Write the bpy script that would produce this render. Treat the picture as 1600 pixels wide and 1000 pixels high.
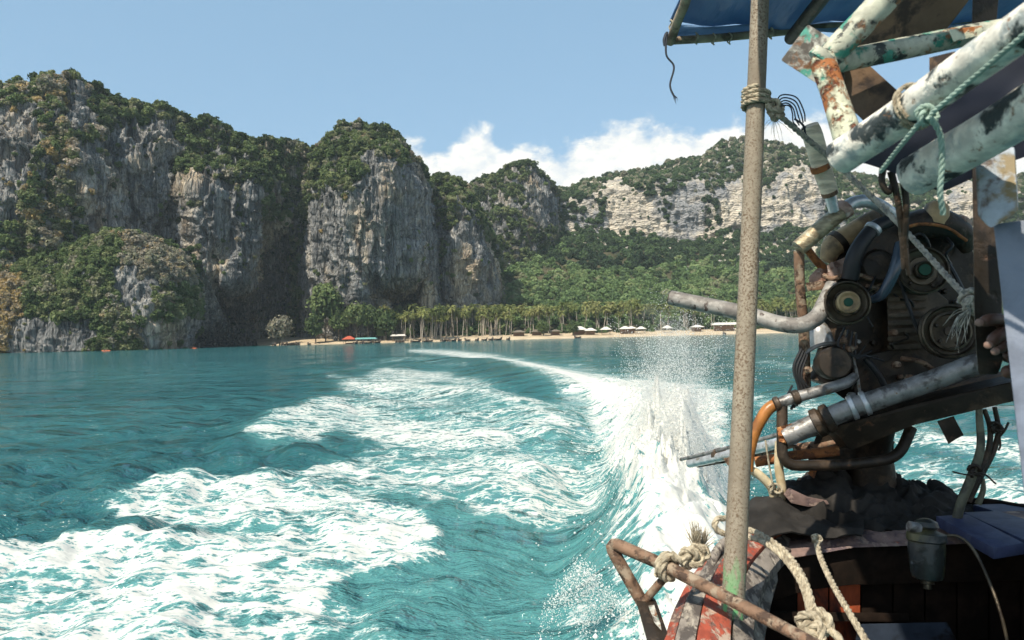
import bpy, bmesh, math, random
import numpy as np
from mathutils import Vector, Matrix

random.seed(7)
RNG = np.random.default_rng(11)
scene = bpy.context.scene
COL = scene.collection
for o in list(bpy.data.objects):
    bpy.data.objects.remove(o)

# ------------------------------------------------------------------ camera
FPX = 1155.0                      # focal length in photo pixels (photo is 1600 wide)
CAM_H = 2.1
PITCH = math.atan(25 / FPX)
ROLL = math.radians(1.40)
F_ = Vector((0, math.cos(PITCH), math.sin(PITCH)))
R0 = Vector((1, 0, 0))
U0 = R0.cross(F_)
R_ = math.cos(ROLL) * R0 - math.sin(ROLL) * U0
U_ = math.sin(ROLL) * R0 + math.cos(ROLL) * U0
C_ = Vector((0, 0, CAM_H))
camd = bpy.data.cameras.new('camera')
cam = bpy.data.objects.new('camera', camd)
COL.objects.link(cam)
camd.sensor_width = 36.0
camd.lens = 36.0 * FPX / 1600.0
camd.clip_start = 0.05
camd.clip_end = 60000
camd.dof.use_dof = True
camd.dof.focus_distance = 5.0
camd.dof.aperture_fstop = 11.0
M = Matrix((R_, U_, -F_)).transposed().to_4x4()
M.translation = C_
cam.matrix_world = M
scene.camera = cam

# ------------------------------------------------------------------ light
SUN = Vector((-0.38, -0.48, 0.79)).normalized()          # direction towards the sun
sund = bpy.data.lights.new('sun', 'SUN')
sund.energy = 5.0
sund.angle = math.radians(0.5)
sund.color = (1.0, 0.915, 0.775)
sun = bpy.data.objects.new('sun', sund)
COL.objects.link(sun)
sun.rotation_euler = SUN.to_track_quat('Z', 'Y').to_euler()
sun.location = (-30, -40, 80)

scene.view_settings.view_transform = 'Standard'
scene.view_settings.look = 'None'
scene.view_settings.exposure = 0.33
scene.view_settings.gamma = 1.0
scene.view_settings.use_curve_mapping = False
scene.cycles.max_bounces = 6
scene.cycles.adaptive_threshold = 0.03
scene.cycles.volume_bounces = 3
scene.cycles.diffuse_bounces = 4
scene.cycles.glossy_bounces = 2
scene.cycles.transparent_max_bounces = 8
scene.cycles.use_denoising = True

# ------------------------------------------------------------------ node helper
class NT:
    def __init__(self, nt):
        self.nt = nt
        nt.nodes.clear()
    def n(self, typ, **kw):
        nd = self.nt.nodes.new(typ)
        for k, v in kw.items():
            if k.startswith('_'):
                setattr(nd, k[1:], v)
        return nd
    def set(self, nd, **kw):
        for k, v in kw.items():
            nd.inputs[k.replace('_', ' ')].default_value = v
        return nd
    def link(self, a, b):
        self.nt.links.new(a, b)
    def put(self, sock, v):
        if isinstance(v, bpy.types.NodeSocket):
            self.nt.links.new(v, sock)
        elif v is not None:
            if sock.type == 'RGBA' and len(v) == 3:
                v = (*v, 1)
            sock.default_value = v
    def math(self, op, a, b=None, c=None, clamp=False):
        nd = self.nt.nodes.new('ShaderNodeMath'); nd.operation = op; nd.use_clamp = clamp
        self.put(nd.inputs[0], a)
        if b is not None: self.put(nd.inputs[1], b)
        if c is not None: self.put(nd.inputs[2], c)
        return nd.outputs[0]
    def mix(self, f, a, b, blend='MIX'):
        nd = self.nt.nodes.new('ShaderNodeMix'); nd.data_type = 'RGBA'; nd.blend_type = blend
        self.put(nd.inputs[0], f); self.put(nd.inputs[6], a); self.put(nd.inputs[7], b)
        return nd.outputs[2]
    def ramp(self, f, stops, interp='LINEAR'):
        nd = self.nt.nodes.new('ShaderNodeValToRGB'); cr = nd.color_ramp; cr.interpolation = interp
        while len(cr.elements) < len(stops): cr.elements.new(0.5)
        for e, (p, c) in zip(cr.elements, stops):
            e.position = p
            e.color = (*c, 1) if isinstance(c, tuple) else (c, c, c, 1)
        self.put(nd.inputs[0], f)
        return nd.outputs[0]
    def smooth(self, x, lo, hi, a=0.0, b=1.0):
        nd = self.nt.nodes.new('ShaderNodeMapRange'); nd.interpolation_type = 'SMOOTHSTEP'
        self.put(nd.inputs[0], x); self.put(nd.inputs[1], lo); self.put(nd.inputs[2], hi)
        self.put(nd.inputs[3], a); self.put(nd.inputs[4], b)
        return nd.outputs[0]
    def coords(self, scale=(1, 1, 1), kind='Object', loc=(0, 0, 0), rot=(0, 0, 0), vec=None):
        if vec is None:
            tc = self.nt.nodes.new('ShaderNodeTexCoord'); vec = tc.outputs[kind]
        mp = self.nt.nodes.new('ShaderNodeMapping')
        mp.inputs['Scale'].default_value = scale; mp.inputs['Location'].default_value = loc
        mp.inputs['Rotation'].default_value = rot
        self.link(vec, mp.inputs[0])
        return mp.outputs[0]
    def noise(self, vec, scale=1.0, detail=5.0, rough=0.55, dist=0.0, out=0):
        nd = self.nt.nodes.new('ShaderNodeTexNoise')
        if vec is not None: self.link(vec, nd.inputs['Vector'])
        nd.inputs['Scale'].default_value = scale; nd.inputs['Detail'].default_value = detail
        nd.inputs['Roughness'].default_value = rough; nd.inputs['Distortion'].default_value = dist
        return nd.outputs[out]
    def voronoi(self, vec, scale=1.0, feature='F1', out='Distance', rnd=1.0):
        nd = self.nt.nodes.new('ShaderNodeTexVoronoi'); nd.feature = feature
        self.link(vec, nd.inputs['Vector']); nd.inputs['Scale'].default_value = scale
        nd.inputs['Randomness'].default_value = rnd
        return nd.outputs[out]
    def bump(self, h, strength=0.5, dist=0.1, normal=None):
        nd = self.nt.nodes.new('ShaderNodeBump')
        nd.inputs['Strength'].default_value = strength; nd.inputs['Distance'].default_value = dist
        self.link(h, nd.inputs['Height'])
        if normal is not None: self.link(normal, nd.inputs['Normal'])
        return nd.outputs[0]
    def attr(self, name, typ='GEOMETRY', out='Fac'):
        nd = self.nt.nodes.new('ShaderNodeAttribute'); nd.attribute_name = name; nd.attribute_type = typ
        return nd.outputs[out]
    def bsdf(self, color, rough=0.6, metal=0.0, normal=None, spec=0.5, **kw):
        nd = self.nt.nodes.new('ShaderNodeBsdfPrincipled')
        self.put(nd.inputs['Base Color'], color); self.put(nd.inputs['Roughness'], rough)
        self.put(nd.inputs['Metallic'], metal); self.put(nd.inputs['Specular IOR Level'], spec)
        if normal is not None: self.link(normal, nd.inputs['Normal'])
        for k, v in kw.items(): self.put(nd.inputs[k.replace('_', ' ')], v)
        return nd.outputs[0]
    def mixsh(self, f, a, b):
        nd = self.nt.nodes.new('ShaderNodeMixShader')
        self.put(nd.inputs[0], f); self.link(a, nd.inputs[1]); self.link(b, nd.inputs[2])
        return nd.outputs[0]
    def out(self, s):
        nd = self.nt.nodes.new('ShaderNodeOutputMaterial')
        self.link(s, nd.inputs[0])

def new_mat(name):
    m = bpy.data.materials.new(name); m.use_nodes = True
    return m, NT(m.node_tree)

# ------------------------------------------------------------------ sky
w = bpy.data.worlds.new('World'); scene.world = w; w.use_nodes = True
w.cycles.sampling_method = 'MANUAL'; w.cycles.sample_map_resolution = 256
T = NT(w.node_tree)
sky = T.n('ShaderNodeTexSky'); sky.sky_type = 'NISHITA'; sky.sun_disc = False
sky.sun_elevation = math.asin(SUN.z)
sky.sun_rotation = math.atan2(SUN.x, SUN.y)
sky.altitude = 0; sky.air_density = 1.0; sky.dust_density = 1.2; sky.ozone_density = 1.0
tc = T.n('ShaderNodeTexCoord')
sep = T.n('ShaderNodeSeparateXYZ'); T.link(tc.outputs['Generated'], sep.inputs[0])
x, y, z = sep.outputs
az = T.math('ARCTAN2', x, y)                       # 0 = +Y, radians
el = T.math('ARCSINE', z)
cmb = T.n('ShaderNodeCombineXYZ'); T.link(az, cmb.inputs[0]); T.link(el, cmb.inputs[1])
cv = T.coords((1, 1.5, 1), vec=cmb.outputs[0])
n1 = T.noise(cv, 9.0, 2.0, 0.5)
n2 = T.noise(cv, 22.0, 5.0, 0.58)
n3 = T.noise(cv, 60.0, 3.0, 0.6)
# the top of a cumulus bank that rings the horizon
fc = T.n('ShaderNodeFloatCurve')
azn = T.math('MULTIPLY_ADD', az, 1 / (2 * math.pi), 0.5)
T.link(azn, fc.inputs[1])
cp = fc.mapping.curves[0]
def prof(px, py):
    a = math.atan2((px - 800) / FPX, 1.0)
    e = math.atan((525 - 0.0247 * (px - 800) - py) / FPX * math.cos(a))
    return (a / (2 * math.pi) + 0.5, e * 2)
pts = [(0.0, 0.46), (0.15, 0.40), (0.3, 0.47), (0.4, 0.44)] + [prof(*p) for p in
       ((560, 222), (640, 210), (690, 230), (745, 196), (790, 216), (850, 226), (920, 212), (1000, 186), (1060, 195), (1150, 178), (1290, 178), (1400, 205))] + [(0.68, 0.44), (0.8, 0.48), (0.9, 0.40), (1.0, 0.46)]
while len(cp.points) < len(pts): cp.points.new(0.5, 0.5)
for p, q in zip(cp.points, pts): p.location = q
fc.mapping.update()
top = T.math('MULTIPLY', fc.outputs[0], 0.5)
lift = T.math('ADD', T.math('MULTIPLY', T.math('SUBTRACT', n1, 0.5), 0.05), T.math('MULTIPLY', T.math('SUBTRACT', n2, 0.5), 0.075))
d_ = T.math('SUBTRACT', T.math('ADD', top, lift), el)
mask = T.smooth(d_, -0.004, 0.020)
thin = T.smooth(n2, 0.25, 0.5, 0.86, 1.0)
mask = T.math('MULTIPLY', mask, thin)
lowfade = T.smooth(el, -0.02, 0.05, 0.55, 1.0)
mask = T.math('MULTIPLY', mask, lowfade)
shade = T.smooth(T.math('ADD', T.math('MULTIPLY', n2, 0.6), T.math('MULTIPLY', n3, 0.4)), 0.33, 0.62)
ccol = T.mix(shade, (0.72, 0.76, 0.78), (0.96, 0.94, 0.87))
bg1 = T.n('ShaderNodeBackground'); bg2 = T.n('ShaderNodeBackground')
skyc = T.mix(0.5, sky.outputs[0], (2.9, 5.0, 6.8))
T.link(skyc, bg1.inputs[0]); bg1.inputs[1].default_value = 0.110
T.link(ccol, bg2.inputs[0]); bg2.inputs[1].default_value = 0.96
ms = T.n('ShaderNodeMixShader'); T.link(mask, ms.inputs[0]); T.link(bg1.outputs[0], ms.inputs[1]); T.link(bg2.outputs[0], ms.inputs[2])
wo = T.n('ShaderNodeOutputWorld'); T.link(ms.outputs[0], wo.inputs[0])

# ------------------------------------------------------------------ helpers
def P(px, py, d):
    """point seen at photo pixel (px, py), d metres in front of the camera"""
    px, py, d = float(px), float(py), float(d)
    return C_ + d * (F_ + (px - 800) / FPX * R_ - (py - 500) / FPX * U_)
_C = np.array(C_); _F = np.array(F_); _R = np.array(R_); _U = np.array(U_)
def PN(px, py, d):
    px = np.asarray(px, float); py = np.asarray(py, float); d = np.asarray(d, float)
    return _C + d[..., None] * (_F + ((px - 800) / FPX)[..., None] * _R - ((py - 500) / FPX)[..., None] * _U)
def project(p):
    q = p - _C
    d = np.maximum(q @ _F, 1e-3)
    return 800 + FPX * (q @ _R) / d, 500 - FPX * (q @ _U) / d, q @ _F

def _hash(ix, iy, iz, seed):
    h = (ix.astype(np.int64) * 374761393 + iy.astype(np.int64) * 668265263 + iz.astype(np.int64) * 2147483647 + seed * 1274126177) & 0xffffffff
    h = ((h ^ (h >> 13)) * 1274126177) & 0xffffffff
    h = ((h ^ (h >> 16)) * 2246822519) & 0xffffffff
    return ((h ^ (h >> 15)) & 0xffff) / 65535.0
def vnoise(p, seed=0):
    """value noise, -1..1"""
    i = np.floor(p).astype(np.int64); f = p - i
    f = f * f * f * (f * (f * 6 - 15) + 10)
    r = 0
    for dx in (0, 1):
        wx = f[..., 0] if dx else 1 - f[..., 0]
        for dy in (0, 1):
            wy = f[..., 1] if dy else 1 - f[..., 1]
            for dz in (0, 1):
                wz = f[..., 2] if dz else 1 - f[..., 2]
                r = r + wx * wy * wz * _hash(i[..., 0] + dx, i[..., 1] + dy, i[..., 2] + dz, seed)
    return r * 2 - 1
def fbm(p, octv=4, seed=0, gain=0.5, lac=2.03):
    a = 1.0; s = 0; t = 0
    for k in range(octv):
        s = s + a * vnoise(p + 17.3 * k, seed + k); t += a
        a *= gain; p = p * lac
    return s / t

def mesh_from(name, verts, faces, mat=None, smooth=True, attrs=None):
    me = bpy.data.meshes.new(name)
    verts = np.asarray(verts, dtype=np.float32)
    if isinstance(faces, np.ndarray):
        nf, k = faces.shape
        me.vertices.add(len(verts)); me.vertices.foreach_set('co', verts.ravel())
        me.loops.add(nf * k); me.loops.foreach_set('vertex_index', faces.ravel().astype(np.int32))
        me.polygons.add(nf)
        me.polygons.foreach_set('loop_start', np.arange(0, nf * k, k, dtype=np.int32))
        me.polygons.foreach_set('loop_total', np.full(nf, k, dtype=np.int32))
        me.update(calc_edges=True)
    else:
        me.from_pydata([tuple(v) for v in verts.tolist()], [], faces)
    if attrs:
        for k, v in attrs.items():
            a = me.attributes.new(k, 'FLOAT', 'POINT'); a.data.foreach_set('value', np.asarray(v, np.float32))
    if smooth: me.polygons.foreach_set('use_smooth', np.ones(len(me.polygons), bool))
    me.validate()
    if mat: me.materials.append(mat)
    return me
def link(name, me, parent=None):
    o = bpy.data.objects.new(name, me); COL.objects.link(o)
    if parent is not None:
        o.parent = parent
        if parent.type == 'EMPTY' and parent.parent is None:
            pass
        o.matrix_parent_inverse = parent_world(parent).inverted()
    return o
def parent_world(o):
    m = Matrix.LocRotScale(o.location, o.rotation_euler, o.scale)
    if o.parent is not None:
        m = parent_world(o.parent) @ o.matrix_parent_inverse @ m
    return m
def tag(o, label=None, cat=None, group=None, kind=None):
    if label: o['label'] = label
    if cat: o['category'] = cat
    if group: o['group'] = group
    if kind: o['kind'] = kind
    return o
def thing(name, label, cat, loc=(0, 0, 0), group=None):
    o = bpy.data.objects.new(name, None); COL.objects.link(o)
    o.location = loc; o.empty_display_size = 0.1
    return tag(o, label, cat, group)
def grid_faces(nu, nv, wrap_u=False):
    u = np.arange(nu if wrap_u else nu - 1); v = np.arange(nv - 1)
    U, V = np.meshgrid(u, v, indexing='ij')
    U2 = (U + 1) % nu
    return np.stack([U * nv + V, U2 * nv + V, U2 * nv + V + 1, U * nv + V + 1], -1).reshape(-1, 4)
def in_poly(px, py, poly):
    poly = np.asarray(poly, float); r = np.zeros(px.shape, bool); j = len(poly) - 1
    for i in range(len(poly)):
        xi, yi = poly[i]; xj, yj = poly[j]
        c = ((yi > py) != (yj > py)) & (px < (xj - xi) * (py - yi) / (yj - yi + 1e-9) + xi)
        r ^= c; j = i
    return r
# ================================================================== MATERIALS OF THE PLACE
def rock_material(name, strata=False, pale=0.0):
    m, t = new_mat(name)
    pos = t.n('ShaderNodeNewGeometry').outputs['Position']
    if strata:
        st = t.noise(t.coords((0.018, 0.018, 0.16), vec=pos), 1.0, 8, 0.62, 0.5)
    else:
        st = t.noise(t.coords((0.24, 0.24, 0.017), vec=pos), 1.0, 8, 0.68, 0.4)
    big = t.noise(t.coords((0.022, 0.022, 0.016), vec=pos), 1.0, 4, 0.6)
    fine = t.noise(t.coords((0.7, 0.7, 0.35), vec=pos), 1.0, 7, 0.65)
    if strata:
        c = t.ramp(st, [(0.30, (0.20, 0.18, 0.16)), (0.42, (0.40, 0.355, 0.295)), (0.55, (0.58, 0.52, 0.42)), (0.75, (0.46, 0.37, 0.26))])
        c = t.mix(t.smooth(big, 0.52, 0.62), c, (0.27, 0.27, 0.27))
    else:
        c = t.ramp(st, [(0.33, (0.060, 0.061, 0.061)), (0.45, (0.16, 0.163, 0.163)), (0.56, (0.275, 0.272, 0.260)), (0.70, (0.47, 0.435, 0.37))])
        c = t.mix(t.smooth(big, 0.50, 0.64), c, t.mix(t.smooth(st, 0.35, 0.65), (0.20, 0.15, 0.10), (0.60, 0.50, 0.36)))
        c = t.mix(t.smooth(big, 0.44, 0.34), c, (0.062, 0.065, 0.066))
    c = t.mix(t.smooth(fine, 0.54, 0.68, 0, 0.7), c, (0.05, 0.052, 0.048))
    ck = t.voronoi(t.coords((0.42, 0.42, 0.10) if not strata else (0.16, 0.16, 0.42), vec=pos), 1.0, 'DISTANCE_TO_EDGE')
    c = t.mix(t.smooth(ck, 0.0, 0.08, 0.30 if strata else 0.5, 0.0), c, (0.03, 0.031, 0.03))
    st2 = t.noise(t.coords((0.55, 0.55, 0.022), vec=pos), 1.0, 6, 0.6)
    if not strata:
        c = t.mix(t.smooth(st2, 0.57, 0.68, 0, 0.5), c, (0.055, 0.056, 0.056))
        c = t.mix(t.smooth(st2, 0.42, 0.34, 0, 0.55), c, (0.46, 0.44, 0.40))
    h = t.math('ADD', t.math('ADD', t.math('MULTIPLY', st, 1.6), t.math('MULTIPLY', fine, 1.0)), t.math('MULTIPLY', t.smooth(ck, 0, 0.25), 0.9))
    t.out(t.bsdf(c, 0.93, 0, t.bump(h, 0.9, 1.2), 0.2))
    return m
M_ROCK = rock_material('limestone')
M_STRATA = rock_material('banded_limestone', True)

def leaf_material(name, ramp, trans=0.32):
    m, t = new_mat(name)
    tint = t.attr('tint', 'INSTANCER')
    pos = t.n('ShaderNodeNewGeometry')
    n = t.noise(t.coords((0.9, 0.9, 0.9), vec=pos.outputs['Position']), 1.0, 2, 0.5)
    f = t.math('ADD', tint, t.math('MULTIPLY', t.math('SUBTRACT', n, 0.5), 0.28), clamp=True)
    c = t.ramp(f, ramp)
    d = t.n('ShaderNodeBsdfDiffuse'); t.link(c, d.inputs[0])
    tr = t.n('ShaderNodeBsdfTranslucent'); t.link(c, tr.inputs[0])
    t.out(t.mixsh(trans, d.outputs[0], tr.outputs[0]))
    return m
RAMP_CLIFF = [(0.0, (0.046, 0.066, 0.034)), (0.25, (0.098, 0.138, 0.060)), (0.45, (0.165, 0.215, 0.090)), (0.62, (0.240, 0.26, 0.125)), (0.78, (0.33, 0.30, 0.25)), (0.90, (0.44, 0.32, 0.12)), (1.0, (0.47, 0.41, 0.34))]
RAMP_HILL = [(0.0, (0.042, 0.066, 0.040)), (0.25, (0.080, 0.122, 0.060)), (0.5, (0.135, 0.205, 0.085)), (0.75, (0.21, 0.29, 0.125)), (0.9, (0.28, 0.33, 0.15)), (1.0, (0.31, 0.28, 0.23))]
M_LEAF_CLIFF = leaf_material('cliff_foliage', RAMP_CLIFF)
M_LEAF_HILL = leaf_material('hill_foliage', RAMP_HILL)

def crown_mesh(name, mat, seed, nclump=15, nleaf=24, flat=0.8, leaf=0.16):
    r = np.random.default_rng(seed)
    V = []; Fq = []
    th = r.uniform(0, 2 * np.pi, nclump); zz = r.uniform(-0.35, 1.0, nclump)
    rad = np.sqrt(np.clip(1 - zz ** 2, 0, 1)) * r.uniform(0.45, 0.85, nclump)
    cc = np.stack([rad * np.cos(th), rad * np.sin(th), zz * flat * 0.75], 1)
    cr = r.uniform(0.26, 0.50, nclump)
    for c, s in zip(cc, cr):
        n = r.normal(size=(nleaf, 3)); n[:, 2] += 0.35
        n /= np.linalg.norm(n, axis=1)[:, None]
        p = c + n * s * r.uniform(0.75, 1.05, (nleaf, 1))
        nn = n + r.normal(scale=0.55, size=n.shape); nn /= np.linalg.norm(nn, axis=1)[:, None]
        a = np.cross(nn, r.normal(size=nn.shape)); a /= np.linalg.norm(a, axis=1)[:, None]
        b = np.cross(nn, a)
        sz = leaf * r.uniform(0.6, 1.3, (nleaf, 1))
        q = np.stack([p - a * sz - b * sz * 0.6, p + a * sz * 0.8 - b * sz * 0.8, p + a * sz + b * sz * 0.6 + nn * sz * .3, p - a * sz * 0.7 + b * sz * 0.8], 1)
        base = sum(len(x) for x in V)
        V.append(q.reshape(-1, 3)); Fq.append(base + np.arange(nleaf * 4).reshape(-1, 4))
    # small dense heart of twigs and inner leaves
    n = 70
    d = r.normal(size=(n, 3)); d /= np.linalg.norm(d, axis=1)[:, None]
    p = d * r.uniform(0.1, 0.5, (n, 1)); p[:, 2] *= flat
    a = r.normal(size=(n, 3)) * 0.2; b = r.normal(size=(n, 3)) * 0.2
    q = np.stack([p - a - b, p + a - b, p + a + b, p - a + b], 1)
    base = sum(len(x) for x in V)
    V.append(q.reshape(-1, 3)); Fq.append(base + np.arange(n * 4).reshape(-1, 4))
    return mesh_from(name, np.concatenate(V), np.concatenate(Fq), mat, smooth=False)

def variant_collection(name, mat, n, **kw):
    c = bpy.data.collections.new(name)
    for i in range(n):
        c.objects.link(bpy.data.objects.new(f'{name}_{i}', crown_mesh(f'{name}_{i}', mat, 100 + i * 7 + len(name), **kw)))
    return c
VC_CLIFF = variant_collection('shrub_crown', M_LEAF_CLIFF, 5, flat=0.85)
VC_HILL = variant_collection('forest_crown', M_LEAF_HILL, 5, flat=0.9, nclump=18)

def scatter_group(coll):
    ng = bpy.data.node_groups.new('scatter_' + coll.name, 'GeometryNodeTree')
    ng.interface.new_socket('Geometry', in_out='INPUT', socket_type='NodeSocketGeometry')
    ng.interface.new_socket('Geometry', in_out='OUTPUT', socket_type='NodeSocketGeometry')
    N = ng.nodes; L = ng.links
    gi = N.new('NodeGroupInput'); go = N.new('NodeGroupOutput')
    ci = N.new('GeometryNodeCollectionInfo'); ci.inputs[0].default_value = coll
    ci.inputs[1].default_value = True; ci.inputs[2].default_value = True
    ip = N.new('GeometryNodeInstanceOnPoints')
    def na(nm, typ):
        a = N.new('GeometryNodeInputNamedAttribute'); a.data_type = typ; a.inputs[0].default_value = nm
        return a.outputs[0]
    L.new(gi.outputs[0], ip.inputs['Points']); L.new(ci.outputs[0], ip.inputs['Instance'])
    ip.inputs['Pick Instance'].default_value = True
    L.new(na('idx', 'INT'), ip.inputs['Instance Index'])
    e2r = N.new('FunctionNodeEulerToRotation'); L.new(na('rot', 'FLOAT_VECTOR'), e2r.inputs[0])
    L.new(e2r.outputs[0], ip.inputs['Rotation'])
    L.new(na('scl', 'FLOAT_VECTOR'), ip.inputs['Scale'])
    L.new(ip.outputs[0], go.inputs[0])
    return ng
NG = {VC_CLIFF.name: scatter_group(VC_CLIFF), VC_HILL.name: scatter_group(VC_HILL)}
def scatter(name, coll, pts, scl, rot, idx, tint, label, cat):
    me = bpy.data.meshes.new(name)
    me.vertices.add(len(pts)); me.vertices.foreach_set('co', np.asarray(pts, np.float32).ravel())
    a = me.attributes.new('idx', 'INT', 'POINT'); a.data.foreach_set('value', np.asarray(idx, np.int32))
    a = me.attributes.new('rot', 'FLOAT_VECTOR', 'POINT'); a.data.foreach_set('vector', np.asarray(rot, np.float32).ravel())
    a = me.attributes.new('scl', 'FLOAT_VECTOR', 'POINT'); a.data.foreach_set('vector', np.asarray(scl, np.float32).ravel())
    a = me.attributes.new('tint', 'FLOAT', 'POINT'); a.data.foreach_set('value', np.asarray(tint, np.float32))
    o = link(name, me)
    md = o.modifiers.new('scatter', 'NODES'); md.node_group = NG[coll.name]
    return tag(o, label, cat, kind='stuff')

# ================================================================== CLIFFS AND HILLS
def loft(name, cols, nu, nv, mat, amp=1.0, strata=False, seed=0, back=(30, 120), veg=None):
    """cols: list of columns, each a list of (px, py, depth) from foot to crest -> displaced rock face with a real back"""
    A = np.array(cols, float)                                   # (ncol, nrow, 3)
    W = PN(A[..., 0], A[..., 1], A[..., 2])
    W[:, 0, 2] = np.minimum(W[:, 0, 2], W[:, 0, 2])
    u = np.concatenate([[0], np.cumsum(np.linalg.norm(np.diff(W.mean(1)[:, :2], axis=0), axis=1))])
    v = np.concatenate([[0], np.cumsum(np.abs(np.diff(A[..., 1], axis=1)).mean(0) + 3)])
    uu = np.linspace(0, u[-1], nu); vv = np.linspace(0, v[-1], nv)
    def interp(B):
        B = np.stack([np.stack([np.interp(uu, u, B[:, r, k]) for r in range(B.shape[1])], 1) for k in range(B.shape[2])], -1)
        return np.stack([np.stack([np.interp(vv, v, B[i, :, k]) for i in range(nu)], 0) for k in range(B.shape[2])], -1)
    G = interp(W); Q = interp(A)
    # soften the kinks of the control grid
    for _ in range(int(nu / len(cols) * 0.22)):
        G[1:-1] = 0.25 * G[:-2] + 0.5 * G[1:-1] + 0.25 * G[2:]
    du = np.gradient(G, axis=0); dv = np.gradient(G, axis=1)
    Nn = np.cross(du, dv); Nn /= np.linalg.norm(Nn, axis=-1, keepdims=True) + 1e-9
    if (Nn[..., 1].mean()) > 0: Nn = -Nn
    flat = G.reshape(-1, 3)
    if strata:
        d = 7.0 * fbm(flat / [38, 38, 38], 3, seed) + 4.0 * fbm(flat / [22, 22, 4.5], 4, seed + 5, gain=0.62) + 6.5 * (0.5 - 1.8 * np.abs(fbm(flat / [11, 11, 30], 4, seed + 9, gain=0.6))) + 2.0 * fbm(flat / [4, 4, 5], 3, seed + 12)
    else:
        wp = flat + 4.0 * np.stack([fbm(flat / 15, 3, seed + 21), fbm(flat / 15, 3, seed + 22), fbm(flat / 15, 3, seed + 23)], 1)
        fl = fbm(wp / [7.0, 7.0, 60.0], 4, seed + 5)
        fl2 = fbm(wp / [2.4, 2.4, 20.0], 3, seed + 6)
        crag = fbm(wp / [8, 8, 11], 5, seed + 9, gain=0.62)
        d = 8.5 * fbm(flat / [34, 34, 40], 3, seed) + 5.2 * (1 - 2.8 * np.abs(fl)) + 3.4 * (0.5 - np.abs(crag) * 1.6) + 1.7 * (0.5 - 2 * np.abs(fl2)) + 0.55 * vnoise(flat / [1.4, 1.4, 2.4], seed + 13)
    fade = np.ones((nu, nv)); fade[:, 0] = 0.3
    G = G + Nn * (d.reshape(nu, nv) * fade * amp)[..., None]
    # back of the mass: over the crest and down behind
    crest = G[:, -1]
    b1 = crest + np.array([0, back[0], 1.5]); b2 = crest + np.array([0, back[1], 0]); b2[:, 2] *= 0.45
    b3 = b2 + np.array([0, 30, 0]); b3[:, 2] = -3
    b1[:, 2] += 3 * fbm(b1 / 12, 2, seed + 3)
    foot = G[:, 0].copy(); foot[:, 2] = -4
    G2 = np.concatenate([foot[:, None], G, b1[:, None], b2[:, None], b3[:, None]], 1)
    me = mesh_from(name, G2.reshape(-1, 3), grid_faces(nu, nv + 4), mat)
    o = tag(link(name, me), kind='structure')
    return o, G, Q, Nn, crest, b1

VEG = {'cliff': [], 'hill': []}
def plant(kind, G, Q, Nn, n, rock=(), sparse=0.05, rad=(1.6, 3.6), tint=(0.1, 0.7), seed=1, crest=None, b1=None, thr=-0.35, tintfn=None, only=None, ncrest=0, push=0.2, hz=1.0):
    r = np.random.default_rng(seed)
    nu, nv = G.shape[:2]
    area = np.linalg.norm(np.cross(np.gradient(G, axis=0), np.gradient(G, axis=1)), axis=-1)
    px, py = Q[..., 0], Q[..., 1]
    wob = 9 * fbm(np.stack([px / 17, py / 17, px * 0], -1).reshape(-1, 3), 3, seed + 50).reshape(nu, nv)
    wob2 = 9 * fbm(np.stack([px / 17, py / 17, px * 0 + 9], -1).reshape(-1, 3), 3, seed + 51).reshape(nu, nv)
    dens = np.ones((nu, nv))
    for poly in rock:
        dens[in_poly(px + wob, py + wob2, poly)] = sparse
    if only is not None: dens *= in_poly(px + wob, py + wob2, only)
    patch = fbm(G.reshape(-1, 3) / [9, 9, 9], 3, seed + 60).reshape(nu, nv)
    dens = dens * (patch > thr) * np.where((px > -70) & (px < 1640), 1.0, 0.2)
    # ledges catch more plants than sheer walls
    p = (dens * area).ravel(); p /= p.sum()
    k = r.choice(nu * nv, n, p=p)
    pos = G.reshape(-1, 3)[k] + Nn.reshape(-1, 3)[k] * r.uniform(-0.3, 1.0, (n, 1)) * push * 4
    rr = (rad[0] + (rad[1] - rad[0]) * r.uniform(0, 1, n) ** 1.6 + (r.random(n) < 0.05) * r.uniform(0.3, 1.3, n)) * (0.55 + 0.45 * np.minimum(dens.ravel()[k] * 3, 1))
    pos[:, 2] += rr * 0.25
    tn = r.uniform(*tint, n) + 0.30 * patch.ravel()[k]
    if tintfn is not None: tn = tintfn(px.ravel()[k], py.ravel()[k], tn, r)
    S = [(pos, rr, tn)]
    if crest is not None and ncrest:
        i = r.uniform(0, nu - 1.001, ncrest); i0 = i.astype(int); f = (i - i0)[:, None]
        c = crest[i0] * (1 - f) + crest[i0 + 1] * f
        g = r.uniform(0, 1, (ncrest, 1)) ** 2
        b = b1[i0]
        q = c * (1 - g) + b * g
        r2 = r.uniform(rad[0], rad[1] * 1.0, ncrest)
        q[:, 2] += r2 * r.uniform(-0.2, 0.45, ncrest)
        S.append((q, r2, r.uniform(tint[0], (tint[0] + tint[1]) / 2, ncrest)))
    for s in S: VEG[kind].append((s[0], s[1], s[2], hz))

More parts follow.
